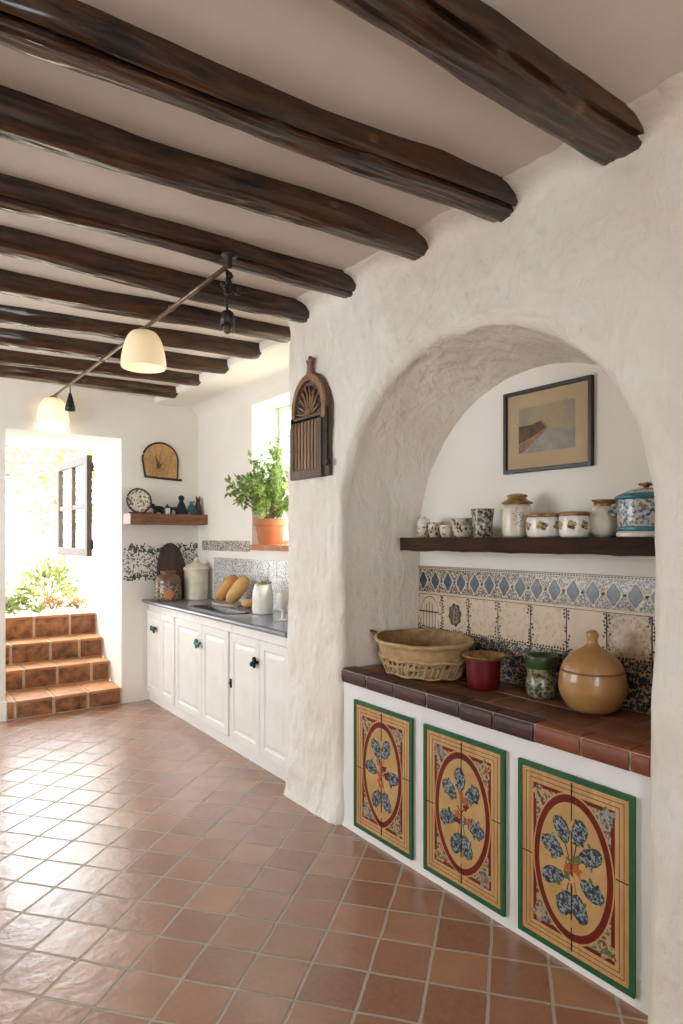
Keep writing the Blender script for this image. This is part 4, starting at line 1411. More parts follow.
bm = bmesh.new()
prism(bm, arch_outline(0.012, W, 0, 0.335, 0.555), fn2, -0.012, 0.010)
link('backboard', bm, M['shutter_dark'], ar)
bm = bmesh.new()
ringprism(bm, arch_outline(0.012, W - 0.012, 0.30, 0.335, 0.550), arch_outline(0.042, W - 0.045, 0.315, 0.335, 0.515), fn2, 0.008, 0.030)
link('frame', bm, M['shutter_wood'], ar, bevel=0.004)
bm = bmesh.new()
ringprism(bm, rect(0.0, W - 0.045, -0.005, 0.33), rect(0.034, W - 0.085, 0.042, 0.300), fn2, 0.008, 0.030)
link('lower_frame', bm, M['shutter_dark'], ar, bevel=0.003)
bm = bmesh.new()
n = 7
for k in range(n):
    u0 = 0.036 + (W - 0.122) * k / n
    prism(bm, rect(u0, u0 + (W - 0.122) / n - 0.010, 0.04, 0.302), fn2, 0.008, 0.024)
link('slats', bm, M['shutter_wood'], ar, bevel=0.003)
bm = bmesh.new()
rng = random.Random(5)
cu = W / 2 - 0.002
for k in range(9):      # pierced scroll carving in the arch head
    a = PI * (k + 0.5) / 9
    p0 = Vector((-0.016, -(cu + 0.03 * math.cos(a)), 0.335 + 0.03 * math.sin(a)))
    p1 = Vector((-0.022, -(cu + 0.115 * math.cos(a + 0.15)), 0.335 + 0.15 * math.sin(a + 0.1)))
    p2 = Vector((-0.020, -(cu + 0.085 * math.cos(a + 0.35)), 0.335 + 0.12 * math.sin(a + 0.3)))
    tube(bm, [p0, (p0 + p1) / 2, p1, p2], [0.008, 0.007, 0.009, 0.004], 8)
ball(bm, (-0.02, -cu, 0.348), 0.026, 0, (0.6, 1, 1))
link('carving', bm, M['shutter_wood'], ar, smooth=True)
bm = bmesh.new()
prism(bm, [(cu - 0.03, 0.54), (cu + 0.03, 0.54), (cu + 0.018, 0.575), (cu + 0.016, 0.60), (cu + 0.03, 0.635), (cu + 0.012, 0.625), (cu, 0.65), (cu - 0.012, 0.625), (cu - 0.03, 0.632), (cu - 0.016, 0.60), (cu - 0.018, 0.575)], fn2, -0.006, 0.020)
link('finial', bm, M['shutter_wood'], ar, bevel=0.003)
bm = bmesh.new()
prism(bm, rect(W - 0.042, W - 0.004, 0.05, 0.355), fn2, 0.008, 0.022)
tube(bm, [(-0.012, -(W - 0.01), 0.06), (-0.025, -(W + 0.02), 0.075), (-0.02, -(W + 0.025), 0.05)], 0.008, 8)
link('side_stile', bm, M['iron'], ar)

# ------------------------------------------------------------------ kitchen: cabinets, worktop, sink
XC = 1.945      # cabinet fronts


def door_mesh(w, h):
    """raised-panel door, local x = out of the cabinet is -x, y from 0 to -w, z from 0 to h"""
    bm = bmesh.new()
    f = lambda u, v, d: Vector((-d, -u, v))
    steps = [(0, 0.0), (0, 0.017), (0.003, 0.020), (0.052, 0.020), (0.058, 0.011), (0.068, 0.010), (0.092, 0.018), (0.095, 0.018)]
    rings = []
    for ins, d in steps:
        ins = min(ins, w * 0.42)
        rings.append([bm.verts.new(f(u, v, d)) for u, v in rect(ins, w - ins, ins, h - ins)])
    for a, b in zip(rings, rings[1:]):
        for i in range(4):
            j = (i + 1) % 4
            bm.faces.new((a[i], a[j], b[j], b[i]))
    bm.faces.new(rings[-1]); bm.faces.new(rings[0])
    return bm


def leaf_knob(parent, y, z, mat, seed):
    rng = random.Random(seed)
    bm = bmesh.new()
    lathe_pts = [(-0.018, y, z), (-0.040, y, z)]
    tube(bm, lathe_pts, 0.010, 10)
    for k in range(7):
        a = rng.uniform(0, 6.28)
        ball(bm, (-0.042 - rng.uniform(0, 0.012), y + 0.026 * math.cos(a), z + 0.020 * math.sin(a)), rng.uniform(0.013, 0.019), 0, (0.7, 1.2, 0.9), 10, 7, Matrix.Rotation(a, 4, 'X'))
    ball(bm, (-0.050, y, z), 0.018, 0, (0.8, 1, 1), 10, 7)
    o = link('knob', bm, mat, parent, smooth=True)
    return o


def cabinet(y1, y0, split, knob_at, kmat, label, seed, latch=None):
    t = thing('base_cabinet', label, 'cabinet', (XC, y1, 0.085), 0, 'white cabinets under the slate worktop')
    W = y1 - y0
    H = 0.76
    bm = bmesh.new()
    D = XK - XC - 0.004
    for (x0, x1, ya, yb, z0, z1) in ((0, D, -W + 0.001, -W + 0.019, 0, H + 0.03), (0, D, -0.019, -0.001, 0, H + 0.03), (0, D, -W + 0.019, -0.019, 0, 0.018), (D - 0.012, D, -W + 0.019, -0.019, 0.018, H + 0.03),
                                     (0, 0.02, -W + 0.019, -0.019, H - 0.05, H + 0.03), (0, 0.02, -split - 0.02, -split + 0.02, 0.018, H - 0.05)):
        rbox(bm, x0, x1, ya, yb, z0, z1, 0.002)
    link('carcass', bm, M['white_paint'], t)
    gaps = [0.02, split, W - 0.02]
    doors = []
    for a, b in ((0.016, split - 0.003), (split + 0.003, W - 0.016)):
        bm = door_mesh(b - a, H - 0.045)
        d = link('door', bm, M['white_paint'], t, loc=(0, -a, 0.008))
        doors.append((d, a))
    d, a = doors[0]
    k = leaf_knob(d, -(split - 0.02 - a) if knob_at is None else -(knob_at - a), 0.575, kmat, seed)
    k['label'] = 'leafy glazed knob'
    if latch:
        bm = bmesh.new()
        rbox(bm, -0.028, -0.016, -0.032, -0.010, 0.345, 0.405, 0.003)
        ball(bm, (-0.030, -0.021, 0.375), 0.008)
        link('latch', bm, M['iron'], d, smooth=False)
    return t


cabinet(5.715, 5.035, 0.36, 0.25, M['teal_dark'], 'white panelled cabinet in the corner next to the back wall', 2)
cabinet(5.033, 4.033, 0.54, None, M['teal'], 'middle white two-door cabinet with a teal leaf knob', 3)
cabinet(4.031, 3.21, 0.44, None, M['navy'], 'white two-door cabinet beside the pier with a dark knob and a small latch', 4, True)
bm = bmesh.new()
rbox(bm, XC + 0.010, XK, 3.21, YB - 0.002, 0, 0.086, 0.003)
struct(link('baseboard_kitchen', bm, M['white_base']))

# slate worktop with a sink cut-out
bm = bmesh.new()
xs = [1.900, 2.00, 2.17, XK - 0.002]
ysl = [3.21, 4.20, 4.90, YB - 0.002]
for z in (0.876, 0.905):
    for i in range(3):
        for j in range(3):
            if i == 1 and j == 1:
                continue
            bm.faces.new([bm.verts.new(p) for p in ((xs[i], ysl[j], z), (xs[i + 1], ysl[j], z), (xs[i + 1], ysl[j + 1], z), (xs[i], ysl[j + 1], z))])
for (a, b) in (((xs[1], ysl[1]), (xs[2], ysl[1])), ((xs[2], ysl[1]), (xs[2], ysl[2])), ((xs[2], ysl[2]), (xs[1], ysl[2])), ((xs[1], ysl[2]), (xs[1], ysl[1]))):
    bm.faces.new([bm.verts.new(p) for p in ((a[0], a[1], 0.876), (b[0], b[1], 0.876), (b[0], b[1], 0.905), (a[0], a[1], 0.905))])
# bull-nosed front edge
prof = [(1.915, 0.874)] + [(1.899 - 0.018 * math.sin(a), 0.8895 - 0.0155 * math.cos(a)) for a in [PI * j / 12 for j in range(13)]] + [(1.915, 0.905)]
prism(bm, prof, lambda u, v, d: Vector((u, d, v)), 3.21, YB - 0.002)
bmesh.ops.remove_doubles(bm, verts=bm.verts, dist=1e-5)
tag(link('worktop', bm, M['slate']), 'grey slate worktop along the kitchen recess', 'worktop')
bm = bmesh.new()
lathe_r = 0.0
S3 = []
for k, (ins, z) in enumerate(((-0.014, 0.906), (-0.014, 0.910), (0.002, 0.910), (0.006, 0.90), (0.02, 0.80), (0.05, 0.782))):
    pts = []
    x0, x1, y0, y1 = xs[1] + ins, xs[2] - ins, ysl[1] + ins, ysl[2] - ins
    r = 0.05
    for (cx, cy, a0) in ((x1 - r, y1 - r, 0), (x0 + r, y1 - r, PI / 2), (x0 + r, y0 + r, PI), (x1 - r, y0 + r, 1.5 * PI)):
        for q in range(6):
            a = a0 + PI / 2 * q / 5
            pts.append((cx + r * math.cos(a), cy + r * math.sin(a), z))
    S3.append([bm.verts.new(p) for p in pts])
for a, b in zip(S3, S3[1:]):
    n = len(a)
    for i in range(n):
        bm.faces.new((a[i], a[(i + 1) % n], b[(i + 1) % n], b[i]))
bm.faces.new(S3[-1])
tag(link('sink', bm, M['steel_dark'], smooth=True, angle=40), 'dark sink let into the slate worktop', 'sink')

# tiled strips on the window wall, painted vine on the back wall
tk = thing('kitchen_tiles', 'pale tiles with grey-blue ornament under the kitchen window', 'tiles', (XK, 5.62, 0.906))
fk = lambda u, v, d: Vector((-d, -u, v))
bm = bmesh.new()
u = 0.0
while u < 0.90:
    prism(bm, rect(u + 0.002, u + 0.116, 0.432, 0.522), fk, 0.0, 0.008, 0)
    u += 0.118
link('upper_strip', bm, M['orn_strip'], tk, bevel=0.002)
bm = bmesh.new()
for r_ in range(3):
    u = 0.265
    while u < 2.40:
        prism(bm, rect(u + 0.0015, u + 0.1235, 0.002 + 0.125 * r_, 0.1235 + 0.125 * r_), fk, 0.0, 0.008, 0)
        u += 0.125
link('lower_field', bm, M['orn_kitchen'], tk, bevel=0.002)

bm = bmesh.new()
rng = random.Random(31)
fb = lambda u, v, d: Vector((u, YB - d, v))
for k in range(760):
    u = rng.uniform(1.722, 2.41)
    f = rng.random()
    if f < 0.22:
        v = 1.35 + rng.gauss(0, 0.022) + 0.012 * math.sin(u * 40); s = rng.uniform(0.006, 0.015)
    elif f < 0.34:
        v = 1.10 + rng.gauss(0, 0.014) + 0.010 * math.sin(u * 34); s = rng.uniform(0.007, 0.014)
    else:
        v = rng.uniform(1.10, 1.35); s = rng.uniform(0.004, 0.0105)
    ro = rng.uniform(0, 3.14)
    prism(bm, [(min(max(a, 1.716), 2.416), b) for a, b in blob(u, v, s, s * 0.55, 2, 0.2, 10, ro)], fb, -0.001, 0.0012 + 0.000002 * k)
o = link('vine_border', bm, M['vine'])
tag(o, 'dark painted vine border on the white back wall behind the corner jars', 'wall decoration')

# window sill, window frame, plant pot
bm = bmesh.new()
y = WY0
while y < WY1 - 0.01:
    rbox(bm, XK - 0.022, XK + 0.24, y + 0.003, min(y + 0.226, WY1 - 0.002), WZ0 - 0.032, WZ0 + 0.012, 0.005)
    y += 0.228
tag(link('window_sill', bm, M['sill']), 'terracotta brick sill of the kitchen window', 'sill')
bm = bmesh.new()
fw = lambda u, v, d: Vector((XK + 0.245 + d, u, v))
ringprism(bm, rect(WY0, WY1, WZ0, WZ1), rect(WY0 + 0.05, WY1 - 0.05, WZ0 + 0.05, WZ1 - 0.05), fw, 0, 0.05)
wf = struct(link('window_1', bm, M['white_paint'], bevel=0.004))
bm = bmesh.new()
prism(bm, rect(WY0 + 0.045, WY1 - 0.045, WZ0 + 0.045, WZ1 - 0.045), fw, 0.022, 0.026)
link('pane', bm, M['glass'], wf)

SILL = WZ0 + 0.012
pt = thing('potted_plant', 'bushy green plant in a terracotta pot on the kitchen window sill', 'plant', (2.505, 4.49, SILL))
bm = bmesh.new()
lathe(bm, [(0, 0), (0.088, 0), (0.094, 0.006), (0.118, 0.150), (0.119, 0.152), (0.130, 0.154), (0.134, 0.200), (0.132, 0.204), (0.120, 0.204), (0.116, 0.17), (0, 0.165)], 40)
link('pot', bm, M['terracotta'], pt, smooth=True, angle=40)
bm = bmesh.new()
lathe(bm, [(0.117, 0.168), (0.08, 0.176), (0, 0.182)], 24)
link('soil', bm, M['soil'], pt, smooth=True)
rng = random.Random(12)
bs, bl = bmesh.new(), bmesh.new()
for k in range(58):
    a = rng.uniform(0, 2 * PI)
    rr = rng.uniform(0.08, 0.36) if k > 5 else rng.uniform(0, 0.1)
    hh = rng.uniform(0.06, 0.52) * (1.0 - 0.35 * (rr / 0.36) ** 2)
    if k < 5:
        hh = rng.uniform(0.52, 0.66); a = R(-60) + rng.uniform(-0.5, 0.5)
    tx = max(-0.30, min(0.10, rr * math.cos(a)))
    ty = rr * math.sin(a)
    tip = Vector((tx, min(ty, 0.06) if tx > -0.14 else ty, 0.19 + hh))
    b0 = Vector((rng.uniform(-.03, .03), rng.uniform(-.03, .03), 0.175))
    mid = (b0 + tip) / 2 + Vector((tip.x * 0.15, tip.y * 0.15, 0.05))
    tube(bs, [b0, mid, tip], [0.004, 0.003, 0.0015], 5, caps=False)
    for q in range(25):
        f = rng.uniform(0.35, 1.05)
        p = b0.lerp(mid, f * 2) if f < 0.5 else mid.lerp(tip, f * 2 - 1)
        d = (rv3(rng) + Vector((tip.x, tip.y, 0.25)) * 1.2)
        p = p + rv3(rng) * 0.02
        if p.x > -0.12 and p.y > 0.075:
            continue
        leaf(bl, p, d, rv3(rng) + Vector((0, 0, 1.2)), rng.uniform(0.042, 0.075), rng.uniform(0.024, 0.038))
link('stems', bs, M['stem'], pt)
link('foliage', bl, M['leaf'], pt)

# ------------------------------------------------------------------ things on the slate worktop
KZ = 0.9055
# dark arched board leaning on the back wall
t = thing('chopping_board', 'tall dark round-topped wooden board leaning against the back wall', 'board', (2.135, 5.62, KZ))
bm = bmesh.new()
W = 0.275
pts = [(-W / 2 * 0.86, 0)] + [(W / 2 * 0.86, 0)] + [(W / 2 * math.cos(a) * (1.0 if a > 0.2 else 1), 0.21 + 0.29 * math.sin(a)) for a in [PI * j / 30 for j in range(31)]]
ft = lambda u, v, d: Vector((u, 0.0 + v * 0.17 - d, v))
prism(bm, pts, ft, 0, 0.022)
link('blade', bm, M['dark_board'], t, bevel=0.005)
bm = bmesh.new()
ringprism(bm, [(u * 0.94, 0.02 + v * 0.94) for u, v in pts], [(u * 0.84, 0.045 + v * 0.86) for u, v in pts], ft, 0.020, 0.026)
link('raised_edge', bm, M['dark_board'], t)
# brown patterned jar in front of it
P0 = curve_prof([(0.100, 0), (0.112, 0.012), (0.116, 0.06), (0.112, 0.125), (0.108, 0.150)], 4)
t = vessel('storage_jar', 'brown glazed jar with patterned body before the dark round-topped board', 'jar', (2.035, 5.475, KZ), [(0, 0)] + P0, M['orn_jarbrown'])
bm = bmesh.new()
lathe(bm, [(0.107, 0.148), (0.112, 0.152)] + curve_prof([(0.112, 0.155), (0.108, 0.185), (0.088, 0.215), (0.062, 0.226)], 5) + [(0.062, 0.245), (0.068, 0.250), (0.066, 0.258), (0.052, 0.258), (0.050, 0.22), (0, 0.21)], 40)
link('shoulder', bm, M['jar_brown'], t, smooth=True)
bm = bmesh.new()
patch(bm, radius_fn(P0), R(-105), 0.055, 0.35, 0.045, 0, 0.0015, 3, 0.2)
link('rust_patch', bm, M['terracotta'], t, smooth=True)['label'] = 'rust orange patch near the foot'
# cream canister
t = vessel('canister', 'tall cream lidded canister in the corner of the worktop', 'canister', (2.290, 5.465, KZ), [(0, 0), (0.103, 0), (0.107, 0.006), (0.105, 0.014), (0.105, 0.255), (0.100, 0.262)], M['glaze_cream'])
bm = bmesh.new()
lathe(bm, [(0.100, 0.258), (0.112, 0.262), (0.114, 0.270), (0.110, 0.278), (0.085, 0.300), (0.045, 0.322), (0.030, 0.330), (0.030, 0.340), (0, 0.344)], 40)
ll = link('lid', bm, M['glaze_cream'], t, smooth=True, angle=50)
bm = bmesh.new()
ball(bm, (0, 0, 0.352), 0.022, 0, (1, 1, 0.75))
link('knob', bm, M['glaze_cream'], ll, smooth=True)

# bread on a pale board
bm = bmesh.new()
for sgn in (0,):
    pts = blob(0, 0, 0.20, 0.10, 2, 0.03, 40)
    prism(bm, pts, lambda u, v, d: Vector((v, u, d)), 0, 0.016)
bd = link('bread_board', bm, M['board_light'], bevel=0.004)
bd.location = (2.295, 4.83, KZ)
bd.rotation_euler = (0, 0, R(4))
tag(bd, 'pale oval wooden board lying under the two loaves', 'board')


def loaf(label, loc, L, r, lean, mat, seed, rz):
    t_ = bmesh.new()
    n, m = 34, 20
    rings = []
    for i in range(n + 1):
        s = i / n
        e = max(0.02, (1 - abs(2 * s - 1) ** 3.2)) ** 0.55
        ring = []
        for k in range(m):
            a = 2 * PI * k / m
            rr = r * e * (1 + 0.07 * noise.noise(Vector((s * 5, math.cos(a) * 1.5 + seed, math.sin(a) * 1.5))))
            sl = math.sin(s * PI * 7 + a * 0.8) if math.sin(a) > 0.2 else 0
            rr += 0.0035 * max(0, sl) * e
            ring.append(t_.verts.new((rr * math.cos(a), rr * 0.86 * math.sin(a), L * s)))
        rings.append(ring)
    for a, b in zip(rings, rings[1:]):
        for k in range(m):
            j = (k + 1) % m
            t_.faces.new((a[k], a[j], b[j], b[k]))
    t_.faces.new(rings[0]); t_.faces.new(rings[-1])
    o = link('bread_loaf', t_, mat, smooth=True)
    o.location = loc
    o.rotation_euler = (0, lean, rz)
    return tag(o, label, 'bread', 'loaves on the slate worktop')


loaf('darker crusty loaf leaning against the tiles, left one of the pair', (2.250, 4.92, KZ + 0.036), 0.27, 0.060, R(42), M['bread'], 1, R(-58))
loaf('paler floury loaf leaning beside the darker one', (2.240, 4.70, KZ + 0.036), 0.27, 0.058, R(42), M['bread_pale'], 2, R(-60))
bm = bmesh.new()
ball(bm, (0, 0, 0.034), 0.055, 0, (0.9, 1.15, 0.62), 20, 12)
o = link('bread_roll', bm, M['bread_pale'], smooth=True)
o.location = (2.325, 4.53, KZ)
tag(o, 'small pale bread roll between the loaves and the white crock', 'bread')
# white crock with herbs
x, y = 2.235, 4.12
t = vessel('crock', 'tall cream stoneware crock holding a few grey-green sprigs', 'pot', (x, y, KZ), [(0, 0)] + curve_prof([(0.066, 0), (0.074, 0.010), (0.076, 0.07), (0.073, 0.15), (0.064, 0.19), (0.060, 0.205)], 4) + [(0.062, 0.212), (0.055, 0.212), (0.054, 0.18), (0, 0.17)], M['glaze_white'])
bl = bmesh.new()
rng = random.Random(3)
for k in range(60):
    p = Vector((rng.uniform(-0.045, 0.045), rng.uniform(-0.045, 0.045), rng.uniform(0.195, 0.225)))
    leaf(bl, p, rv3(rng) + Vector((0, 0, 0.9)), rv3(rng), rng.uniform(0.02, 0.04), 0.012)
link('sprigs', bl, M['leaf_low'], t)
# goblet by the pier
t = vessel('goblet', 'pale stemmed goblet half hidden behind the white pier', 'glass', (2.155, 3.70, KZ), [(0, 0), (0.040, 0), (0.041, 0.004), (0.012, 0.012), (0.008, 0.03), (0.008, 0.075), (0.02, 0.085), (0.036, 0.105), (0.041, 0.14), (0.038, 0.185), (0.035, 0.185), (0.036, 0.14), (0.026, 0.105), (0, 0.095)], M['glaze_white'])

# ------------------------------------------------------------------ back wall: small shelf things and the straw ornament
zb = SB
t = thing('decorative_plate', 'round black and white patterned plate propped at the left of the small shelf', 'plate', (1.838, 5.66, zb))
bm = bmesh.new()
lathe(bm, [(0, 0.0), (0.075, 0.003), (0.110, 0.014), (0.110, 0.018), (0.073, 0.008), (0, 0.005)], 48)
bmesh.ops.rotate(bm, verts=bm.verts, matrix=Matrix.Rotation(R(82), 3, 'X'))
bmesh.ops.translate(bm, verts=bm.verts, vec=(0, 0, 0.117))
link('dish', bm, M['orn_plate'], t, smooth=True)
bm = bmesh.new()
pr = [(0.107 * math.cos(2 * PI * k / 48), 0.015, 0.107 * math.sin(2 * PI * k / 48)) for k in range(49)]
tube(bm, [(p[0], -0.016 + p[2] * 0.14, 0.117 + p[2] * 0.99) for p in pr], 0.0065, 8)
link('rim', bm, M['rim_dark'], t, smooth=True)
bm = bmesh.new()
rbox(bm, -0.105, 0.105, -0.06, 0.03, 0.0, 0.016, 0.004)
link('stand', bm, M['rim_dark'], t)


def fig_profile(name, label, loc, prof, mat, extra=None, sx=1, sy=0.8, cat='figurine'):
    t = thing(name, label, cat, loc)
    bm = bmesh.new()
    lathe(bm, [(0, 0)] + curve_prof(prof, 4), 20, 0, sx, sy)
    link('body', bm, mat, t, smooth=True)
    for nm, fb_, m in (extra or []):
        b2 = bmesh.new()
        fb_(b2)
        link(nm, b2, m, t, smooth=True)
    return t


t = thing('animal_figurine', 'low dark animal figurine beside the patterned plate', 'figurine', (2.0, 5.61, zb))
bm = bmesh.new()
ball(bm, (0, 0, 0.048), 0.034, 0, (1.6, 0.8, 0.85))
ball(bm, (-0.055, -0.005, 0.072), 0.024, 0, (1.0, 0.8, 0.9))
for sx in (-0.035, 0.035):
    for sy in (-0.014, 0.014):
        tube(bm, [(sx, sy, 0.0), (sx, sy, 0.04)], [0.011, 0.013], 8)
link('body', bm, M['navy'], t, smooth=True)
t = thing('lantern', 'tiny pale grey lantern in the middle of the small shelf', 'lantern', (2.075, 5.60, zb))
bm = bmesh.new()
rbox(bm, -0.020, 0.020, -0.020, 0.020, 0.0, 0.058, 0.004)
link('housing', bm, M['glaze_white'], t)
bm = bmesh.new()
lathe(bm, [(0.030, 0.056), (0.016, 0.074), (0.006, 0.082), (0.006, 0.092), (0, 0.096)], 4)
link('roof', bm, M['navy'], t)
t = thing('animal_figurine', 'small black arched animal figurine right of the tiny lantern', 'figurine', (2.135, 5.60, zb))
bm = bmesh.new()
tube(bm, [(-0.032, 0, 0.0), (-0.030, 0, 0.03), (-0.015, 0, 0.052), (0.012, 0, 0.054), (0.028, 0, 0.032), (0.030, 0, 0.0)], [0.013, 0.014, 0.017, 0.017, 0.014, 0.012], 10)
ball(bm, (-0.036, -0.004, 0.056), 0.016)
link('body', bm, M['ink'], t, smooth=True)
fig_profile('figurine', 'tall dark figurine with a round head on the right half of the small shelf', (2.210, 5.61, zb), [(0.058, 0.0), (0.052, 0.03), (0.036, 0.085), (0.020, 0.12), (0.017, 0.132)], M['navy'],
            [('head', lambda b: ball(b, (0, 0, 0.150), 0.028, 0, (1, 0.9, 1)), M['navy'])])
fig_profile('figurine', 'squat teal figurine between the dark and the brown one', (2.300, 5.59, zb), [(0.050, 0.0), (0.048, 0.03), (0.034, 0.07), (0.020, 0.095)], M['teal_dark'],
            [('head', lambda b: (ball(b, (-0.004, 0, 0.106), 0.018), ball(b, (0.022, 0, 0.118), 0.010)), M['teal'])])
fig_profile('figurine', 'brown figurine with two pointed ears at the corner end of the small shelf', (2.376, 5.625, zb), [(0.044, 0.0), (0.038, 0.03), (0.026, 0.085), (0.017, 0.125)], M['brown_clay'],
            [('head', lambda b: (ball(b, (0, -0.004, 0.137), 0.021, 0, (1, 1, 1.1)), tube(b, [(-0.014, 0, 0.148), (-0.018, 0, 0.178)], [0.008, 0.003], 8), tube(b, [(0.014, 0, 0.148), (0.018, 0, 0.178)], [0.008, 0.003], 8)), M['brown_clay'])])

so = thing('straw_ornament', 'arched tan wall ornament with dark rim and radiating lines above the small shelf', 'wall ornament', (1.885, YB, 1.998))
fo = lambda u, v, d: Vector((u, -d, v))
W, H = 0.335, 0.285
pts = [(0.03, 0.0), (0.325, -0.012)] + [(0.167 + 0.163 * math.cos(a), 0.155 + 0.155 * math.sin(a)) for a in [PI * j / 26 for j in range(27)]]
bm = bmesh.new()
prism(bm, pts, fo, -0.004, 0.016)
link('disc', bm, M['straw_tan'], so)
bm = bmesh.new()
cl = pts + [pts[0]]
tube(bm, [fo(u, v, 0.012) for u, v in cl[1:]], 0.0095, 8)
tube(bm, [fo(0.02, 0.002, 0.014), fo(0.18, -0.008, 0.014), fo(0.365, -0.016, 0.014)], 0.011, 8)
link('rim', bm, M['rim_dark'], so, smooth=True)
bm = bmesh.new()
rng = random.Random(9)
c0 = (0.150, 0.105)
for k in range(34):
    a = 2 * PI * k / 34 + rng.uniform(-0.05, 0.05)
    r0, r1 = rng.uniform(0.015, 0.06), rng.uniform(0.10, 0.15)
    w = 0.0012
    p, q = (c0[0] + r0 * math.cos(a), c0[1] + r0 * math.sin(a)), (c0[0] + r1 * math.cos(a), max(0.006, c0[1] + min(r1, 0.14) * math.sin(a)))
    nx, ny = -math.sin(a) * w, math.cos(a) * w
    prism(bm, [(p[0] + nx, p[1] + ny), (p[0] - nx, p[1] - ny), (q[0] - nx, q[1] - ny), (q[0] + nx, q[1] + ny)], fo, 0.012, 0.0170 + 0.00002 * k)
prism(bm, blob(c0[0], c0[1], 0.022, 0.026, 5, 0.3, 24), fo, 0.012, 0.0184)
tube(bm, [fo(c0[0], c0[1], 0.018), fo(0.115, 0.19, 0.018)], 0.0025, 6)
link('radiating_lines', bm, M['line_brown'], so)

# ------------------------------------------------------------------ steps and doorway
st = thing('tiled_steps', 'four terracotta tiled steps rising through the open doorway', 'steps', (0, 0, 0))
YS = [5.705, 6.10, 6.38, 6.66]
ZS = [0.148, 0.322, 0.502, 0.712]
JO = [1.722, 1.732, 1.745, 1.76]
for k in range(4):
    bm = bmesh.new()
    z0 = 0.0 if k == 0 else ZS[k - 1]
    y1 = YS[k + 1] + 0.02 if k < 3 else YB + 1.02
    x0, x1 = 0.803, 1.703 + 0.012 * k
    box(bm, x0 - 0.002, x1 + 0.002, YS[k] + 0.008, y1 + 0.0, (0 if k == 0 else z0 - 0.01), ZS[k] - 0.008, 2)
    rng = random.Random(50 + k)
    x = x0 + [0.06, 0.19, 0.13, 0.07][k]
    cuts = [x0]
    while x < x1 - 0.05:
        cuts.append(x)
        x += rng.uniform(0.25, 0.33)
    cuts.append(x1)
    for a, b in zip(cuts, cuts[1:]):
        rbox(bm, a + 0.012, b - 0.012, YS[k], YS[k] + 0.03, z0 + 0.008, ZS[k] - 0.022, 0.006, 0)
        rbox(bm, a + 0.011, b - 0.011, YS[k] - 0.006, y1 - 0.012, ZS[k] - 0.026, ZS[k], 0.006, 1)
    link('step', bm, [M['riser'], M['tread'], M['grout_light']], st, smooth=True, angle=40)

# casement leaf swung open outside the doorway
cs = thing('casement_window', 'brown wooden four-pane casement swung open outside the doorway', 'window', (1.722, 6.735, 1.262), R(93))
fc = lambda u, v, d: Vector((u, d, v))       # u runs away from the hinge
W, H = 1.10, 1.02
bm = bmesh.new()
ringprism(bm, rect(0, W, 0, H), rect(0.085, W - 0.085, 0.085, H - 0.085), fc, 0.0, 0.055)
link('frame', bm, M['casement_wood'], cs, bevel=0.006)
bm = bmesh.new()
prism(bm, rect(W / 2 - 0.03, W / 2 + 0.03, 0.08, H - 0.08), fc, 0.006, 0.05)
prism(bm, rect(0.08, W - 0.08, H / 2 - 0.025, H / 2 + 0.025), fc, 0.010, 0.046)
link('glazing_bars', bm, M['casement_wood'], cs, bevel=0.004)
for (u0, u1) in ((0.085, W / 2 - 0.03), (W / 2 + 0.03, W - 0.085)):
    for (v0, v1) in ((0.085, H / 2 - 0.025), (H / 2 + 0.025, H - 0.085)):
        bm = bmesh.new()
        prism(bm, rect(u0 - .004, u1 + .004, v0 - .004, v1 + .004), fc, 0.026, 0.030)
        link('pane', bm, M['glass'], cs)
for v in (0.12, H - 0.12):
    bm = bmesh.new()
    tube(bm, [(-0.006, 0.0, v - 0.05), (-0.006, 0.0, v + 0.05)], 0.012, 10)
    link('hinge', bm, M['iron'], cs)

# ------------------------------------------------------------------ lamp rod with two opal shades
RX, RZ = 1.196, 2.604
tl = thing('rod_lamp', 'thin bronze ceiling rod carrying two opal glass lamp shades', 'lamp', (RX, 2.50, RZ), R(1.04))
bm = bmesh.new()
tube(bm, [(0, 0.0, 0), (0, 0.8, 0.0), (0, 1.6, 0), (0, 3.218, 0)], 0.0105, 10)
for y in (0.62, 1.8):
    tube(bm, [(0, y, 0), (0, y + 0.03, 0)], 0.016, 10)
link('rod', bm, M['bronze'], tl, smooth=True)
bm = bmesh.new()
lathe(bm, [(0, 0.045), (0.035, 0.045), (0.035, 0.036), (0.012, 0.030), (0.012, -0.012), (0, -0.014)], 16)
link('ceiling_mount', bm, M['iron'], tl, smooth=True)
for y in (1.04, 3.16):
    bm = bmesh.new()
    prof = curve_prof([(0.030, -0.012), (0.066, -0.022), (0.094, -0.062), (0.113, -0.130), (0.122, -0.196), (0.117, -0.216)], 6)
    inn = [(r - 0.005, z) for r, z in reversed(prof)]
    lathe(bm, prof + inn, 40)
    s = link('lamp_shade', bm, M['opal'], tl, smooth=True, loc=(0, y, 0))
    bm = bmesh.new()
    lathe(bm, [(0, 0.006), (0.020, 0.004), (0.034, -0.012), (0.020, -0.022), (0.014, -0.06), (0, -0.062)], 16)
    link('socket', bm, M['bronze'], s, smooth=True)
    bm = bmesh.new()
    ball(bm, (0, 0, -0.098), 0.034, 0, (1, 1, 1.15))
    link('bulb', bm, M['bulb'], s, smooth=True)
    lamp('bulb_light', 'POINT', (RX - 0.01815 * y, 2.50 + y, RZ - 0.165), (0, 0, 0), 0.25 if y < 2 else 0.7, (1, 0.82, 0.58)).data.shadow_soft_size = 0.03

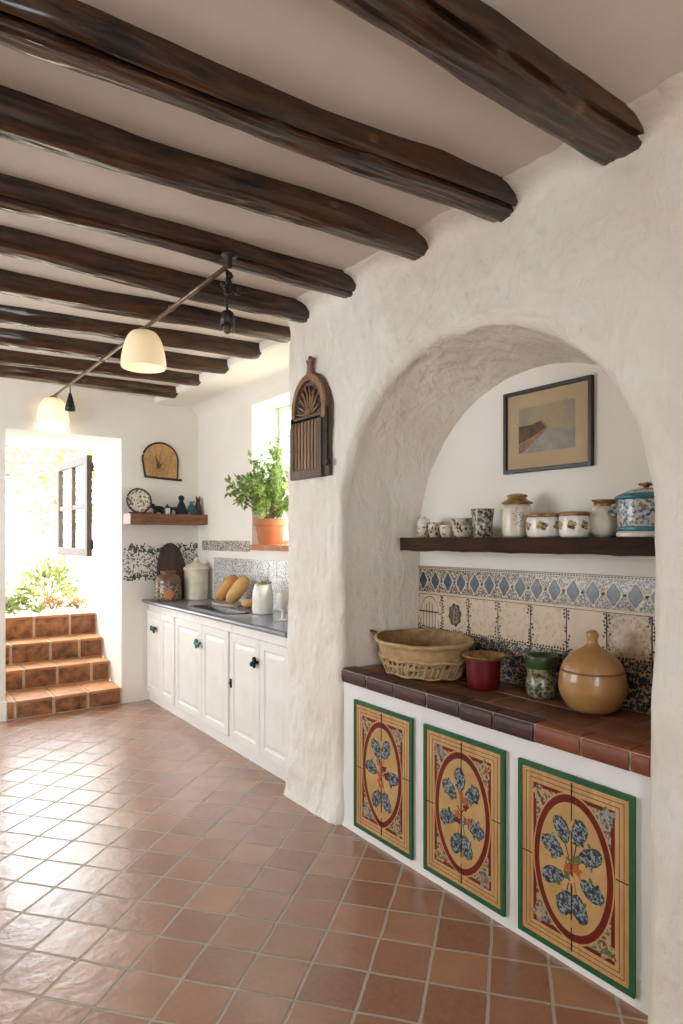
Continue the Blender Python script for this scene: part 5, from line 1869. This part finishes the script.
# hanging iron lantern at the near end of the rod
hl = thing('pendant_spotlight', 'black iron spotlight with clamp and glass hanging from the near end of the rod', 'lamp', (RX + 0.008, 2.535, RZ - 0.012))
bm = bmesh.new()
rng = random.Random(77)
for k in range(9):
    ball(bm, (rng.uniform(-.016, .016), rng.uniform(-.012, .012), -0.012 - 0.011 * k), rng.uniform(0.010, 0.017), 0, (1, 1, 0.8), 10, 7)
tube(bm, [(0, 0, 0.002), (0.004, 0, -0.06), (-0.006, 0, -0.12), (0, 0, -0.172)], [0.009, 0.008, 0.007, 0.006], 8)
link('bracket', bm, M['iron'], hl, smooth=True)
bm = bmesh.new()
tube(bm, [(0.0, -0.004, -0.082), (0.034, -0.01, -0.078)], 0.006, 8)
ball(bm, (0.043, -0.012, -0.078), 0.021, 0, (0.75, 1, 1))
link('knob', bm, M['iron'], hl, smooth=True)
bm = bmesh.new()
lathe(bm, [(0, -0.166), (0.012, -0.168), (0.026, -0.178), (0.030, -0.20), (0.031, -0.232), (0.027, -0.232), (0.026, -0.2), (0, -0.18)], 24)
link('cap', bm, M['steel_dark'], hl, smooth=True)
bm = bmesh.new()
lathe(bm, [(0.0295, -0.23), (0.031, -0.26), (0.026, -0.278), (0.012, -0.283), (0, -0.284)], 24)
link('glass_bowl', bm, M['glass'], hl, smooth=True)
bm = bmesh.new()
ball(bm, (0, 0, -0.246), 0.020, 0, (1, 1, 1.2))
link('bulb', bm, M['brown_clay'], hl, smooth=True)
# small dark bell
bl_ = thing('pendant_bell', 'small dark green-grey cone hanging by a wire near the far lamp', 'bell', (RX - 0.0475, 5.12, RZ - 0.011))
bm = bmesh.new()
tube(bm, [(0, 0, 0.0), (0, 0, -0.07)], 0.004, 8)
link('wire', bm, M['iron'], bl_)
bm = bmesh.new()
lathe(bm, [(0, -0.055), (0.010, -0.06), (0.020, -0.10), (0.036, -0.165), (0.038, -0.19), (0.034, -0.19), (0.018, -0.10), (0, -0.08)], 20)
link('cone', bm, M['steel_dark'], bl_, smooth=True)

# ------------------------------------------------------------------ garden beyond the doorway and the window
GZ = ZS[3] - 0.004
bm = bmesh.new()
vs = [bm.verts.new(p) for p in ((-14, YB + 1.01, GZ), (3.2, YB + 1.01, GZ), (3.2, 40, GZ), (-14, 40, GZ))]
bm.faces.new(vs)
vs = [bm.verts.new(p) for p in ((3.2, -4, 0.3), (14, -4, 0.3), (14, 40, GZ - 0.002), (3.2, 40, GZ - 0.002))]
bm.faces.new(vs)
struct(link('ground', bm, M['ground']))


def foliage_ball(bl, c, rad, n, rng, lsize, squash=(1, 1, 1)):
    for k in range(n):
        d = rv3(rng)
        f = rng.uniform(0.35, 1.0) ** 0.5
        p = Vector(c) + Vector((d.x * rad * f * squash[0], d.y * rad * f * squash[1], d.z * rad * f * squash[2]))
        leaf(bl, p, d + rv3(rng) * 0.9 + Vector((0, 0, 0.3)), rv3(rng), lsize * rng.uniform(0.7, 1.3), lsize * 0.42)


def tree(label, loc, hgt, rad, seed, n=900, ls=0.14):
    rng = random.Random(seed)
    t = thing('garden_tree', label, 'tree', loc, 0, 'sunlit trees beyond the doorway')
    bs = bmesh.new()
    tube(bs, [(0, 0, -0.02), (0.05, 0.03, hgt * 0.35), (-0.04, 0.05, hgt * 0.7)], [0.06, 0.045, 0.025], 8)
    bl = bmesh.new()
    for k in range(9):
        d = rv3(rng)
        c = (d.x * rad * 0.75, d.y * rad * 0.6, hgt * 0.62 + d.z * hgt * 0.34)
        tube(bs, [(0, 0.04, hgt * 0.4), (c[0] * 0.5, c[1] * 0.5, (hgt * 0.4 + c[2]) / 2), c], [0.022, 0.014, 0.006], 6)
        foliage_ball(bl, c, rad * 0.45, n // 9, rng, ls, (1, 1, 0.55))
    link('trunk', bs, M['bark'], t, smooth=True)
    link('crown', bl, M['leaf_garden'], t)
    return t


tree('loose sunlit tree directly beyond the doorway, left of the open casement', (1.35, 11.6, GZ), 3.2, 1.25, 61, 900, 0.16)
tree('taller sunlit tree farther back at the left of the doorway view', (0.6, 14.5, GZ), 4.2, 1.7, 62, 900, 0.2)
tree('pale sunlit tree seen behind the open casement', (3.0, 14.0, GZ), 3.4, 1.5, 63, 800, 0.18)


def shrub(label, loc, rad, seed, n, ls, mat, hgt=1.0, name='garden_shrub', cat='shrub', grp='low plants at the top of the steps'):
    rng = random.Random(seed)
    t = thing(name, label, cat, loc, 0, grp)
    bs, bl = bmesh.new(), bmesh.new()
    for k in range(9):
        a = rng.uniform(0, 6.28)
        q = Vector((rad * 0.6 * math.cos(a), rad * 0.6 * math.sin(a), rad * hgt * rng.uniform(0.5, 0.9)))
        tube(bs, [(0, 0, -0.01), tuple(q * 0.5 + Vector((0, 0, .02))), tuple(q)], [0.007, 0.005, 0.003], 5)
    for k in range(n):
        d = rv3(rng)
        d.z = abs(d.z)
        f = rng.uniform(0.3, 1.0) ** 0.6
        leaf(bl, Vector((d.x * rad * f, d.y * rad * f, d.z * rad * hgt * f + 0.01)), d + rv3(rng) * 0.7, rv3(rng), ls * rng.uniform(0.7, 1.3), ls * 0.4)
    link('stems', bs, M['stem'], t)
    link('foliage', bl, mat, t)
    return t


def spiky(label, loc, L, n, seed, mat):
    rng = random.Random(seed)
    t = thing('spiky_plant', label, 'plant', loc, 0, 'low plants at the top of the steps')
    bl = bmesh.new()
    for k in range(n):
        a = 2 * PI * k / n + rng.uniform(-.2, .2)
        el = rng.uniform(0.35, 1.25)
        d = Vector((math.cos(a) * math.cos(el), math.sin(a) * math.cos(el), math.sin(el)))
        leaf(bl, Vector((d.x * 0.01, d.y * 0.01, -0.004)), d, Vector((0, 0, 1)), L * rng.uniform(0.7, 1.1), L * 0.16, 0, 0.3)
    link('blades', bl, mat, t)
    return t


shrub('leafy green clump at the left of the step top', (0.93, 7.05, GZ), 0.17, 71, 420, 0.05, M['leaf_low'], 0.9)
shrub('green ground-cover clump behind the left of the top step', (1.12, 7.42, GZ), 0.17, 72, 420, 0.05, M['leaf_low'], 0.8)
spiky('spiky green rosette plant at the middle of the top step', (1.27, 7.0, GZ), 0.15, 26, 73, M['leaf_low'])
shrub('rust-coloured dry plant right of the spiky rosette', (1.44, 7.22, GZ), 0.12, 74, 260, 0.045, M['leaf_dry'], 1.0)
shrub('yellow-green shrub below the open casement', (1.62, 8.3, GZ), 0.32, 75, 420, 0.10, M['leaf_garden'], 1.5)
shrub('small dry tuft at the right end of the top step', (1.67, 7.12, GZ), 0.10, 76, 160, 0.045, M['leaf_dry'], 0.9)
shrub('pale shrub farther out at the left of the garden', (0.95, 9.4, GZ), 0.42, 77, 420, 0.10, M['leaf_garden'], 1.3)
# garden wall seen through the kitchen window
bm = bmesh.new()
rng = random.Random(21)
z = 0.3
for r_ in range(12):
    y = 5.4 + rng.uniform(0, .2)
    while y < 13:
        w = rng.uniform(0.3, 0.55)
        rbox(bm, 5.2 + rng.uniform(-.02, .02), 5.5, y, y + w - 0.012, z, z + 0.235, 0.02)
        y += w
    z += 0.25
struct(link('wall_garden', bm, M['stone_wall']))
